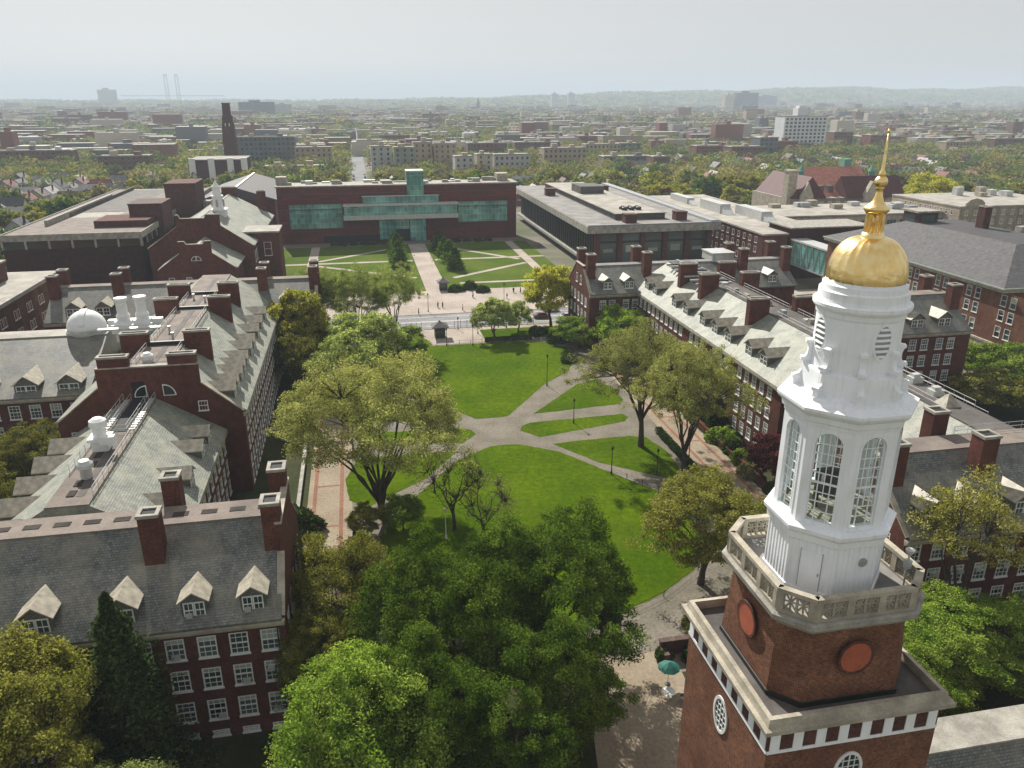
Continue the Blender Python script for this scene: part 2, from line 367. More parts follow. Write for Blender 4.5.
def pitched(T, u0, u1, v0, v1, axis, ze, zr, sw, mat=SLATE, deck=TAN, oh=.45, name='roof'):
    """pitched roof with a flat deck along the top; axis = direction of the ridge"""
    a0, a1 = (v0, v1) if axis == 'u' else (u0, u1)
    c = (a0+a1)/2; t = .28
    poly = [(a0-oh, ze-t), (a1+oh, ze-t), (a1+oh, ze), (c+sw/2, zr), (c-sw/2, zr), (a0-oh, ze)]
    if axis == 'u': mb = MB().prismx(poly, u0, u1)
    else:
        mb = MB(); mb.prism(poly, v0, v1)
    o = T.part(name, mb, mat)
    d = MB()
    if axis == 'u': d.box(u0, u1, c-sw/2-.12, c+sw/2+.12, zr-.05, zr+.09)
    else: d.box(c-sw/2-.12, c+sw/2+.12, v0, v1, zr-.05, zr+.1)
    T.part('roof_deck', d, deck)
    return o
def cornice(T, p, face, L, z, mat=STONE, d=.5):
    mb = MB(); mb.box(-.1, L+.1, -d, .06, z-.32, z-.02); mb.box(-.05, L+.05, -d*.55, .05, z-.62, z-.32)
    mb.build('cornice', mat, T.r, (p[0]-T.u, p[1]-T.v, 0), FACE[face])
def chimney(T, u0, u1, v0, v1, z0, z1, mat=BRICK):
    o = T.part('chimney', MB().box(u0, u1, v0, v1, z0, z1-.3), mat)
    c = MB(); e = .1
    c.box(u0-e, u1+e, v0-e, v0+.25, z1-.3, z1); c.box(u0-e, u1+e, v1-.25, v1+e, z1-.3, z1)
    c.box(u0-e, u0+.25, v0+.25, v1-.25, z1-.3, z1-.002); c.box(u1-.25, u1+e, v0+.25, v1-.25, z1-.3, z1-.002)
    T.part('chimney_cap', c, STONE2, o)
    T.part('flue', MB().box(u0+.24, u1-.24, v0+.24, v1-.24, z1-.32, z1-.16), DARK, o)
_dc = {}
def dormer(T, u, v, z, face, w=2.5, tan=.8, ac=False, roofmat=None):
    k = (w, tan)
    if k not in _dc:
        hw, hr, t = 1.72, w*.4, .14
        D = (hw+hr)/tan+.3
        b = MB(); b.prism([(-w/2, -.5), (w/2, -.5), (w/2, hw), (0, hw+hr-.05), (-w/2, hw)], 0, D)
        r = MB(); e = .28
        for q in (-1, 1):
            P = [(0, hw+hr+t), (0, hw+hr), (q*(w/2+e), hw-.05-e*.3), (q*(w/2+e), hw-.05-e*.3+t)]
            if q > 0: P = P[::-1]
            r.prism(P, -.3, D)
        wn_ = MB(); W2 = w*.84
        for s in (-1, 1):
            x0, x1 = (-W2/2, -.02) if s < 0 else (.02, W2/2)
            for a, bb in ((x0, x0+.1), (x1-.1, x1)): wn_.box(a, bb, -.1, .02, .06, 1.6)
            for a, bb in ((.06, .16), (1.5, 1.6), (.79, .86)): wn_.box(x0+.1, x1-.1, -.1, .02, a, bb)
            xm = (x0+x1)/2; wn_.box(xm-.022, xm+.022, -.08, .02, .16, 1.5)
        wn_.box(-W2/2-.1, W2/2+.1, -.18, .02, -.06, .06)
        wn_.quad((-W2/2, -.03, .06), (W2/2, -.03, .06), (W2/2, -.03, 1.6), (-W2/2, -.03, 1.6), 1)
        A = MB(); A.box(-.72, -.2, -.38, -.06, .2, .55)
        _dc[k] = (b.mesh('dormer', SLATE), r.mesh('dormer_roof', LEAD), wn_.mesh('window', [WHITE2, GLASS]), A.mesh('air_conditioner', GALV))
    b, r, wi, A = _dc[k]
    o = T.at('dormer', b, u, v, z, FACE[face])
    link('dormer_roof', r, o); link('window', wi, o)
    if ac: link('air_conditioner', A, o)
    return o
def railing(T, pts, z, h=1.0, mat=GALV, gap=1.8):
    mb = MB()
    for a, b in zip(pts, pts[1:]):
        L = math.hypot(b[0]-a[0], b[1]-a[1]); n = max(1, int(L/gap))
        for q in (h, h*.5): mb.tube([(a[0], a[1], z+q), (b[0], b[1], z+q)], .035, 5)
        for i in range(n+1):
            t = i/n; x, y = a[0]+(b[0]-a[0])*t, a[1]+(b[1]-a[1])*t; mb.tube([(x, y, z), (x, y, z+h)], .03, 4)
    T.part('railing', mb, mat)
def gable(T, p, face, poly, mat=BRICK, th=.5, name='gable', coping=True):
    o = MB().prism(poly, 0, th).build(name, mat, T.r, (p[0]-T.u, p[1]-T.v, 0), FACE[face])
    if coping:
        c = MB()
        for a, b in zip(poly[1:], list(poly[2:])+[poly[0]]):       # along the raking top edges, right to left
            d = Vector((b[0]-a[0], b[1]-a[1])); 
            if d.length < .2 or abs(d.x) < .05: continue
            n = Vector((d.y, -d.x)).normalized()*-1 if d.x > 0 else Vector((-d.y, d.x)).normalized()*-1
            if n.y < 0: n = -n
            P = [a, (a[0]+n.x*.16, a[1]+n.y*.16), (b[0]+n.x*.16, b[1]+n.y*.16), b]
            ar = sum(P[i][0]*P[(i+1) % 4][1]-P[(i+1) % 4][0]*P[i][1] for i in range(4))
            c.prism(P if ar > 0 else P[::-1], -.08, th+.08)
        c.build('coping', STONE, o)
    return o
def quarter_vent(T, p, face, x, z, r, flip):
    a = [(-math.cos(t)*flip*r, math.sin(t)*r) for t in np.linspace(0, math.pi/2, 9)]
    pts = [(0, 0)] + a; pin = [(-.12*flip, .12)] + [(-.12*flip-math.cos(t)*flip*(r-.3), .12+math.sin(t)*(r-.3)) for t in np.linspace(0, math.pi/2, 9)]
    def ccw(P): return P if sum(P[i][0]*P[(i+1) % len(P)][1]-P[(i+1) % len(P)][0]*P[i][1] for i in range(len(P))) > 0 else P[::-1]
    q = step(p, face, x)
    o = MB().prism(ccw(pts), -.08, .02).build('vent_window', WHITE2, T.r, (q[0]-T.u, q[1]-T.v, z), FACE[face])
    g = MB().prism(ccw(pin), -.1, -.07); g.build('pane', GLASS, o)

# ------------------------------------------------------------------ ground, roads, paths
def sheet(name, polys, z, mat, kind='structure'):
    me = bpy.data.meshes.new(name); vs = []; fs = []
    for P in polys:
        k = len(vs); vs += [W(a, b, z) for a, b in P]; fs.append(tuple(range(k, k+len(P))))
    me.from_pydata([tuple(v) for v in vs], [], fs); me.materials.append(mat); me.update()
    return struct(link(name, me), kind)
def rect(u0, u1, v0, v1): return [(u0, v0), (u1, v0), (u1, v1), (u0, v1)]
g = MB(); n = 64
g.add([(14000*math.cos(2*math.pi*i/n), 14000*math.sin(2*math.pi*i/n), -.06) for i in range(n)], [tuple(range(n))])
struct(g.build('ground', CITY))
sheet('planting_beds', [rect(-75, 132, 5, 188)], 0, PLANTG)
sheet('quad_paths', [[(-3.5, 66), (46.5, 66), (50, 80), (50, 178), (-7, 178), (-7, 80)]], .01, PATH)
sheet('path', [[(22, 60), (33, 60), (46, 70), (42, 82), (24, 72)]], .016, PATH)
mir = lambda P: [(43-a, b) for a, b in P][::-1]
big = [(21.5, 70), (26.7, 70.5), (31.9, 72.8), (38, 77), (42.5, 85), (43, 92), (41.2, 97), (34.8, 106.4), (30.1, 113.3), (27.2, 115.5), (24, 117.5), (21.5, 117.9)]
isl = [(25.4, 123.2), (28.2, 119.8), (44.7, 123.6), (46.2, 125.6), (45.4, 127.1), (27.8, 126.3), (26, 125)]
is3 = [(29.7, 116.6), (35.4, 108.1), (44.4, 100.6), (47, 103), (47.6, 110), (46, 116.3), (43.6, 117.3), (33.7, 117.1)]
wed = [(29.3, 130.2), (46.7, 132), (48, 134), (48, 141), (45.6, 146), (41.3, 143.9)]
up = [(21.5, 129.8), (24.5, 130), (35.1, 145.5), (41.8, 152), (45.2, 160), (46, 168), (43, 173), (35, 175.4), (21.5, 175.6)]
def both(P): return P + mir(P)[1:-1]
lawns = [('lawn', both(big)), ('lawn', both(up))] + [('lawn', q) for P in (isl, is3, wed) for q in (P, mir(P))]
rj = random.Random(4)
def ragged(P, gap=.9, j=.09):
    out = []
    for a, b in zip(P, P[1:]+P[:1]):
        n_ = max(1, int(math.hypot(b[0]-a[0], b[1]-a[1])/gap))
        out += [(a[0]+(b[0]-a[0])*i/n_+rj.uniform(-j, j), a[1]+(b[1]-a[1])*i/n_+rj.uniform(-j, j)) for i in range(n_)]
    return out
for nm, P in lawns: sheet(nm, [ragged(P)], .035, GRASS)
sheet('lawn', [rect(28, 48, 178.5, 187)], .035, GRASS)
sheet('lawn', [rect(-12, -9.9, 85, 160), rect(-4.2, -2, 70, 93)], .03, PLANTG)
sheet('walkway', [rect(-10.4, -3.6, 78, 165), rect(49.8, 56.4, 80, 165)], .022, PAVET)
sheet('walkway_border', [rect(a, a+.55, 80, 165) for a in (-9.2, -5.4, 51.2, 54.6)] + [rect(-8.6, -5.4, v, v+.45) for v in (96, 108, 120, 132)] + [rect(51.8, 54.6, v, v+.45) for v in (102, 113, 124, 135)], .03, PAVEB)
sheet('terrace', [[(15, 38), (28, 38), (29.5, 63.5), (20, 63.5)]], .018, PAVET)
sheet('planting_strip', [[(30, 57), (48, 57), (48, 66), (37, 65.5), (31, 62)]], .03, PLANTG)
sheet('gate_plaza', [rect(4, 40, 176.5, 189.4), [(40, 183.5), (62, 181), (62, 189.4), (40, 189.4)]], .03, PAVE)
sheet('road', [rect(-700, 700, 189.6, 204), rect(-3, 8, 394.1, 2600), rect(-900, 900, 384, 394)], .02, ASPH)
sheet('road', [rect(170, 180, 394, 1500), rect(-160, -150, 394, 1500), rect(330, 339, 394, 1500), rect(505, 513, 394, 1500)], .0, ASPH)
sheet('road', [rect(-900, 900, 536, 545), rect(-900, 900, 690, 698)], -.02, ASPH)
sheet('road_lines', [rect(-250, 250, v, v+.16) for v in (192.2, 196.6, 197.0, 201.4)], .028, LINE)
sheet('sidewalk', [rect(-160, 160, 204.1, 211), rect(-160, 4, 186.4, 189.5), rect(62, 160, 186.4, 189.5)], .1, PAVE)
sheet('sidewalk', [rect(-12, 66, 211, 231)], .1, PAVE)
k = MB()
for v in (204.0, 189.45): k.box(-160, 160, v, v+.16, -.02, .13)
struct(link('kerb', k.mesh('kerb', STONE), None, (0, 0, 0), PH))
sheet('west_lawn', [rect(-31, 66, 231, 312)], .04, GRASS2)
def strip(a, b, w):
    d = Vector((b[0]-a[0], b[1]-a[1])).normalized(); n_ = Vector((-d.y, d.x))*w/2
    return [(a[0]-n_.x, a[1]-n_.y), (b[0]-n_.x, b[1]-n_.y), (b[0]+n_.x, b[1]+n_.y), (a[0]+n_.x, a[1]+n_.y)]
for i, (a, b, w) in enumerate((((-17, 234), (-17, 312), 3.2), ((-31, 279), (18, 279), 2.4), ((-15, 283), (17, 308), 2), ((-15, 275), (17, 250), 2), ((26, 279), (66, 279), 2.4), ((29, 308), (56, 275), 2), ((29, 248), (57, 268), 2), ((59, 236), (59, 312), 3.2), ((30, 240), (66, 240), 2))):
    sheet('west_path', [strip(a, b, w)], .044+i*.004, PAVE)
sheet('west_walk', [rect(18.6, 25.2, 231, 312)], .09, PAVE)
sheet('forecourt', [rect(-31, 66, 312, 321)], .05, PATH)
sheet('east_yard', [rect(114, 136, 120, 186)], .02, PATH)

# ------------------------------------------------------------------ left brick hall
T = Thing('brick_hall', 'red brick college hall left of the quad with white observatory dome and paired chimneys', 'building', -30, 110)
ZR = [8.85, 5.5, 2.0]
# front wing: its long side faces the camera
wall(T, (-75, 60), '-v', 66.3, 0, 12.3, BRICK, grid(75-10.1-2.65*19, 2.65, 20, ZR, 1.6, 2.25) + [(x, .1, 1.5, .7) for x, z, w, h in grid(75-10.1-2.65*9, 2.65, 10, [0])])
wall(T, (-8.7, 60), '+u', 18, 0, 12.3, BRICK, grid(2.6, 3.2, 5, ZR, 1.5, 2.2))
pitched(T, -75, -8.9, 60, 78, 'u', 12.3, 18.3, 3.2)
gable(T, (-8.7, 60), '+u', [(0, 12.3), (18, 12.3), (13.6, 16.1), (13.6, 18.9), (4.4, 18.9), (4.4, 16.1)])
cornice(T, (-75, 60), '-v', 66.2, 12.1)
for v0, v1 in ((64.6, 66.5), (71.5, 73.4)): chimney(T, -10.35, -8.75, v0, v1, 13, 21)
chimney(T, -20.6, -18.9, 64.4, 66, 14, 21); chimney(T, -20.2, -18.6, 71.6, 73.2, 15, 21)
for i, u in enumerate((-41.5, -35, -28.6, -22.0, -16.1, -11.25)): dormer(T, u, 60.55, 12.72, '-v', 2.5 if i < 4 else 2.1, .78, ac=i in (2, 4, 5))
for u0, u1, v, z in ((-33.4, -30.5, 61.85, 13.8), (-27, -23.6, 61.85, 13.8), (-20.4, -17.4, 62.4, 14.25), (-14.8, -12.5, 62.4, 14.25), (-9.9, -8.9, 62.4, 14.25), (-27, -24, 60.75, 12.95), (-20.4, -17.5, 60.75, 12.95), (-14.8, -12.5, 60.75, 12.95), (-10, -8.9, 60.75, 12.95)):
    T.part('snow_guard', MB().box(u0, u1, v-.05, v+.1, z, z+.16), GALV)
def core(T, u0, u1, v0, v1, z, mat=BRICK):  # inset box added to stop light leaks and close sides without a facade
    T.part('wall', MB().box(u0+.3, u1-.3, v0+.3, v1-.3, 0, z-.2), mat)
core(T, -75, -8.7, 60, 78, 12.3)
# rear connecting wing
core(T, -41.6, -21, 77.9, 109, 10.2)
for i in range(17): T.part('roof_grate', MB().box(-52+i*2.55, -50.6+i*2.55, 68.6, 69.4, 18.4, 18.44), GRATE)
T.part('downpipe', MB().tube([(-9.4, 59.9, .2), (-9.4, 59.9, 12)], .07, 6), DKMETAL); T.part('downpipe', MB().tube([(-22.1, 59.9, .2), (-22.1, 59.9, 12)], .07, 6), DKMETAL)
# rear connecting wing, one storey lower
wall(T, (-21, 78), '+u', 31, 0, 10.2, BRICK, grid(2.2, 2.75, 11, [6.9, 3.6, .5]), fine=False)
pitched(T, -41.6, -21, 78, 108.9, 'v', 10.2, 15.6, 4, LITSLATE)
cornice(T, (-21, 78), '+u', 31, 10.0)
for v in (84, 90.5, 98.5, 103.3): dormer(T, -21.9, v, 10.6, '+u', 2.4, .62)
for v in (80, 85.2, 90.5, 96, 101.5): dormer(T, -40.6, v, 10.6, '-u', 3.0, .62)
wall(T, (-41.6, 109), '-u', 31, 0, 10.2, BRICK, grid(2.2, 2.75, 10, [6.9, 3.6]), fine=False)
railing(T, [(-33.4, 86), (-33.4, 108.5)], 15.7); railing(T, [(-29.3, 80), (-29.3, 108.5)], 15.7); railing(T, [(-32.4, 97), (-32.4, 108.5)], 15.7); railing(T, [(-30.2, 97), (-30.2, 108.5)], 15.7); railing(T, [(-33.3, 97), (-29.4, 97)], 15.7)
T.part('roof_well_shade', MB().box(-32.3, -30.3, 97.2, 108.8, 15.7, 15.78), DARK)  # flat dark slab: shade of the sunken walkway painted onto the deck
for i in range(6): T.part('roof_grate', MB().box(-32, -31.2, 80+i*2.4, 81.4+i*2.4, 15.75, 15.79), GRATE)
for i in range(14): T.part('walkway_slat', MB().box(-30.1, -29.4, 97.5+i*.8, 97.9+i*.8, 15.7, 15.86).box(-33.3, -32.6, 97.5+i*.8, 97.9+i*.8, 15.7, 15.86), GALV)
# tall main block with the chimney-flanked gable
wall(T, (-42.5, 109), '-v', 24.5, 0, 12.8, BRICK, [(2.2, 9.2, 1.5, 2.1)])
gable(T, (-42.5, 109), '-v', [(0, 12.8), (24.5, 12.8), (19.2, 17.5), (19.2, 20.2), (5.9, 20.2), (5.9, 17.5)], th=.6)
T.part('parapet_coping', MB().box(-32.3, -27.2, 108.9, 109.75, 20.2, 20.4), STONE2)
quarter_vent(T, (-42.5, 109), '-v', 12.1, 15.9, 1.7, 1); quarter_vent(T, (-42.5, 109), '-v', 14.2, 15.9, 1.7, -1)
fm, ps = window_meshes(1.3, 1.5); o = T.at('window', fm, -23.3, 108.97, 13.3, 0); link('pane', ps[0], o)
T.part('door', MB().box(-32.2, -30.6, 108.93, 109.05, 15.7, 18.1), DARK)
wall(T, (-18, 109), '+u', 56.5, 0, 12.8, BRICK, grid(2.0, 2.5, 22, [9.2, 6.2, 3.2, .6], 1.4, 1.95), fine=False)
pitched(T, -42.5, -18, 109.3, 172, 'v', 12.8, 19.6, 5.4, LITSLATE)
cornice(T, (-18, 109), '+u', 56.5, 12.6)
for v in (109, 120.6, 142.4, 153.6):
    for u0, u1 in ((-36.2, -32.3), (-27.2, -23.5)): chimney(T, u0, u1, v+.05 if v > 109 else 109.1, v+1.3, 15.5, 21.9)
for v in (112.3, 115.4, 119.8, 123.2, 126.8, 132.5, 136.5, 143, 149, 155.5): dormer(T, -19.3, v, 13.7, '+u', 2.4, .72)
for v0, v1 in ((111, 119.5), (122.5, 141), (144.5, 152.5)):
    railing(T, [(-27.3, v0), (-27.3, v1)], 19.7); railing(T, [(-32.3, v0), (-32.3, v1)], 19.7)
railing(T, [(-32.3, 110.6), (-27.3, 110.6)], 19.7, 1.3)
T.part('roof_duct', MB().box(-33, -26.8, 120.9, 121.3, 19.7, 20.3).box(-33, -26.8, 142.7, 143.2, 19.7, 20.2).box(-33, -26.8, 154, 154.4, 19.7, 20.2), DKMETAL)
T.part('walkway_mats', MB().box(-30.2, -29.4, 111, 168, 19.7, 19.74).box(-31.0, -30.2, 80, 96, 15.7, 15.73), DKROOF)
core(T, -42.5, -18, 109, 166, 12.8)
# far cross wing
core(T, -63, -9.7, 165.5, 183.5, 12.6); core(T, -78, -42, 121.4, 151, 12.6)
wall(T, (-63, 165.5), '-v', 53.3, 0, 12.6, BRICK, grid(2, 2.75, 19, [9, 5.6, 2.2]), fine=False)
wall(T, (-9.7, 165.5), '+u', 18, 0, 12.6, BRICK, grid(2.6, 3.2, 5, [9, 5.6, 2.2]), fine=False)
pitched(T, -63, -9.9, 165.5, 183.5, 'u', 12.6, 17.9, 2.4)
gable(T, (-9.7, 165.5), '+u', [(0, 12.6), (18, 12.6), (12.5, 17.2), (12.5, 18.3), (5.5, 18.3), (5.5, 17.2)])
cornice(T, (-63, 165.5), '-v', 53.2, 12.4)
for u in (-62.9, -50.8, -22, -11.4):
    for v in (170.4, 176.6): chimney(T, u, u+1.9, v, v+1.7, 13, 21)
for u in (-57.6, -52, -16): dormer(T, u, 166.4, 13.4, '-v', 2.9, .66)
# observatory wing
wall(T, (-78, 121.4), '-v', 35.5, 0, 12.6, BRICK, grid(1.9, 2.9, 12, [9.1, 5.8, 2.4], 1.6, 2.2))
pitched(T, -78, -42, 121.4, 151, 'u', 12.6, 18.3, 4, SLATE, TANL)
cornice(T, (-78, 121.4), '-v', 35.4, 12.4)
for u in (-62.6, -57.1, -51.0, -45.0): dormer(T, u, 122.3, 12.5, '-v', 3.3, .45)
d = T.part('observatory_dome', MB().lathe([(17.5, 2.9), (18.9, 2.95)] + [(18.9+3.05*math.sin(t), 3.05*math.cos(t)) for t in np.linspace(0, 1.52, 12)], 36, (-45.6, 136.4)), WHITE2, smooth=True)
sl = MB()
for t0, t1 in zip(np.linspace(.35, 1.75, 12), np.linspace(.35, 1.75, 12)[1:]):
    a = [(-45.6+x, 136.4-math.cos(t)*r, 18.9+math.sin(t)*r) for t in (t0, t1) for r in (2.95, 3.2) for x in (-.5, .5)]
    sl.add(a, [(0, 1, 3, 2), (4, 6, 7, 5), (0, 4, 5, 1), (2, 3, 7, 6), (0, 2, 6, 4), (1, 5, 7, 3)])
T.part('dome_shutter', sl, WHITE2, d)
T.part('dome_ring', MB().lathe([(18.3, 3.1), (18.9, 3.15)], 36, (-45.6, 136.4)), GALV, d)
for u, v in ((-39.2, 134.6), (-36.4, 135.2)):      # white exhaust stacks beside the dome
    e = MB(); e.box(u-1.3, u+1.3, v-1.1, v+1.1, 17, 20.4); e.lathe([(20.4, 1.0), (21.2, 1.1), (21.7, .8), (23.6, .85), (23.8, 1.05), (24.2, 1.0)], 16, (u, v)); e.box(u-1.7, u+1.7, v-1.5, v-1.1, 18.5, 19.9); T.part('exhaust_stack', e, WHITE2)
T.part('duct', MB().box(-42, -33.5, 135.4, 136.6, 19.2, 20.2), WHITE2)
T.part('walkway_bridge', MB().box(-42.3, -32.8, 130.6, 131.6, 19.7, 20.0), GALV)
e = MB().box(-32.6, -30.8, 91.4, 93, 15.6, 17).box(-32.9, -30.5, 91.1, 93.3, 17, 17.4).lathe([(17.4, .75), (18.4, .75), (18.7, 1.0), (19.4, .95), (19.7, .5)], 16, (-31.7, 92.2)).box(-31.4, -29.8, 90.6, 91.4, 16.8, 17.8)
T.part('exhaust_stack', e, WHITE2)
T.part('roof_vent', MB().lathe([(15.6, .6), (16.8, .6), (17, .9), (17.4, .85), (17.8, .5)], 14, (-31.2, 84.5)), GALV)
T.part('roof_vent', MB().lathe([(19.6, .6), (20.3, .9), (20.8, .85), (21.2, .4)], 14, (-30.6, 112.6)), WHITE2)
for u, v in ((-29.5, 124), (-30.8, 128), (-28.7, 148), (-31, 150)): T.part('roof_vent', MB().lathe([(19.6, .18), (20.5, .18), (20.55, .3), (20.8, .28)], 10, (u, v)), GALV)
finish_windows(T)

# ------------------------------------------------------------------ right brick hall
T = Thing('brick_hall', 'red brick college hall right of the quad with dormers on a sunlit slate roof', 'building', 72, 115)
wall(T, (61.5, 168), '-u', 67, 0, 13.4, BRICK, grid(2.2, 2.55, 25, [10.4, 7.2, 4.2, 1.2], 1.4, 2.1, skip=(11, 15, 19)))
wall(T, (61.5, 101), '-v', 22.5, 0, 13.4, BRICK, [])
gable(T, (61.5, 101), '-v', [(0, 13.4), (22.5, 13.4), (17.3, 17.6), (17.3, 20.2), (5.6, 20.2), (5.6, 17.6)], th=.6)
pitched(T, 61.5, 84, 101.3, 170, 'v', 13.4, 19, 5, LITSLATE, DKROOF)
cornice(T, (61.5, 168), '-u', 67, 13.2)
T.part('entrance_block', MB().box(61.0, 61.6, 122.5, 133, 0, 8.6).box(60.8, 61.6, 122.2, 133.3, 8.6, 9), BRICK)
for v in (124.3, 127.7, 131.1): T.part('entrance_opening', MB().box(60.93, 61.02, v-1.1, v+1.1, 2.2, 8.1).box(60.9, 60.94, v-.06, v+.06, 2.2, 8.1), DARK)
for v in (101.1, 122.7, 143.2, 153.8):
    for u0, u1 in ((66.4, 70.2), (75.2, 79)): chimney(T, u0, u1, v, v+1.35, 15.5, 21.9)
for v in (163.5, 158.5, 147.5, 141.5, 133.5, 128, 122.5, 114.8, 109.6): dormer(T, 62.75, v, 14.3, '-u', 2.5, .6)
for v0, v1 in ((103, 121.5), (124.5, 142), (146, 153)):
    railing(T, [(70.4, v0), (70.4, v1)], 19.05); railing(T, [(75, v0), (75, v1)], 19.05)
T.part('skylight', MB().loft([[(71.6, 107, 19), (74, 107, 19), (74, 109.6, 19), (71.6, 109.6, 19)], [(72.7, 108.2, 20.7), (72.9, 108.2, 20.7), (72.9, 108.4, 20.7), (72.7, 108.4, 20.7)]]), LEAD)
rr = random.Random(8)
for i in range(16):
    u = rr.uniform(70.8, 74.2); v = rr.uniform(104, 168); w = rr.uniform(.5, 1.2); l = rr.uniform(.6, 2.0)
    T.part('roof_unit', MB().box(u-w/2, u+w/2, v-l/2, v+l/2, 19.05, 19.05+rr.uniform(.35, 1.1)), [GALV, METAL, STONE2][i % 3])
for i in range(12):
    v = 146+i*1.75; T.part('pipe_rack', MB().box(66.6+i*.12, 74.5, v, v+.35, 19.1, 19.4), [GALV, DKMETAL][i % 2])
T.part('air_handler', MB().box(82.5, 88, 173, 179, 17.9, 19.8).box(82.3, 88.2, 172.8, 179.2, 19.8, 20).box(83, 85, 172.3, 173, 18, 19.4), GALV)
core(T, 61.5, 84, 101, 166, 13.4); core(T, 50, 101, 165.5, 183.5, 13.2); core(T, 53, 125, 60.7, 78.7, 12.5); core(T, 62.5, 81.5, 78.5, 101, 12.6); core(T, 84, 113.5, 124, 142, 13.3)
# wing with the gable towards the avenue
wall(T, (50, 165.5), '-v', 12.4, 0, 13.2, BRICK, [(x, z, 1.5, 2.1) for x in (3.2, 5.4, 8.7, 10.9) for z in (9.6, 5.9, 2.2)])
wall(T, (50, 183.5), '-u', 18, 0, 13.2, BRICK, grid(3, 3, 5, [9.6, 6.2, 2.6], 1.4, 2.2))
gable(T, (50, 183.5), '-u', [(0, 13.2), (18, 13.2), (12.3, 17.8), (12.3, 18.4), (5.7, 18.4), (5.7, 17.8)])
for x in (7.3, 10.7): 
    q = step((50, 183.5), '-u', x, -.01); fm, ps = window_meshes(1.3, 2.1); o = T.at('window', fm, q[0], q[1], 13.9, FACE['-u']); link('pane', ps[0], o)
pitched(T, 50.3, 101, 165.5, 183.5, 'u', 13.2, 18, 2.4, SLATE, GREYROOF)
cornice(T, (50, 165.5), '-v', 12.4, 13)
for u in (50.5, 64, 88, 99):
    for v in (169.4, 177.2): chimney(T, u, u+1.9, v, v+1.8, 14, 21.5)
for u in (54.5, 59.6, 95): dormer(T, u, 166.4, 14, '-v', 2.3, .62)
T.part('skylight', MB().box(68, 69.4, 168.4, 169.6, 15.5, 16.2), STONE2)
# wing behind the bell tower
wall(T, (53, 60.7), '-v', 72, 0, 12.5, BRICK, grid(1.3, 2.85, 24, [9.5, 6.2, 2.9], 1.55, 2.2))
wall(T, (53, 78.7), '-u', 18, 0, 12.5, BRICK, grid(3, 3, 5, [9.5, 6.2, 2.9]))
pitched(T, 53.3, 125, 60.7, 78.7, 'u', 12.5, 18.3, 3.2)
gable(T, (53, 78.7), '-u', [(0, 12.5), (18, 12.5), (13.4, 16.2), (13.4, 18.8), (4.6, 18.8), (4.6, 16.2)])
cornice(T, (53, 60.7), '-v', 72, 12.3)
for u, v in ((53.1, 65), (53.1, 72), (64, 65), (63.6, 72.2), (84, 65), (84, 72.2)): chimney(T, u, u+2, v, v+1.8, 14, 21)
for u in (56.6, 61.8, 67.4, 73, 79): dormer(T, u, 61.6, 13.2, '-v', 2.5, .72)
pitched(T, 62.5, 81.5, 71, 101, 'v', 12.6, 18.28, 4.4, LITSLATE, DKROOF)
wall(T, (62.5, 101), '-u', 22, 0, 12.6, BRICK, grid(2.2, 2.75, 8, [9.2, 6, 2.6]), fine=False)
cornice(T, (62.5, 101), '-u', 22, 12.4)
for u in (69.9, 74.2, 76.4, 78.6): railing(T, [(u, 78), (u, 100.5)], 18.3 if u < 75 else 18.3-(u-74.2)*.78, 1.1)
railing(T, [(53.6, 71.3), (53.6, 78), (62, 78)], 17.4, 1.0); railing(T, [(66, 71.5), (120, 71.5)], 18.3, 1.0)
for u, v in ((71.5, 92), (72.5, 83), (73.2, 88)): T.part('roof_unit', MB().box(u-.8, u+.8, v-.7, v+.7, 18.3, 19.2).box(u-.5, u+.5, v-.4, v+.4, 19.2, 19.6), GALV)
T.part('skylight', MB().loft([[(70.6, 78.6, 18.3), (73, 78.6, 18.3), (73, 81, 18.3), (70.6, 81, 18.3)], [(71.7, 79.7, 19.8), (71.9, 79.7, 19.8), (71.9, 79.9, 19.8), (71.7, 79.9, 19.8)]]), LEAD)
# short wing towards the neighbour school
wall(T, (84, 124), '-v', 29.5, 0, 13.3, BRICK, [(x, z, 1.5, 2.2) for x in (17.3, 19.8, 23, 25.5, 11, 13.4, 7) for z in (9.8, 6.6, 3.3)])
pitched(T, 84, 113.3, 124, 142, 'u', 13.3, 18.6, 3)
cornice(T, (84, 124), '-v', 29.5, 13.1)
for u, v in ((111.2, 128), (111.2, 136), (100, 128.6)): chimney(T, u, u+2, v, v+1.8, 14, 21.2)
for u in (91, 96.5, 102.2, 108): dormer(T, u, 124.9, 14, '-v', 2.9, .6)
finish_windows(T)

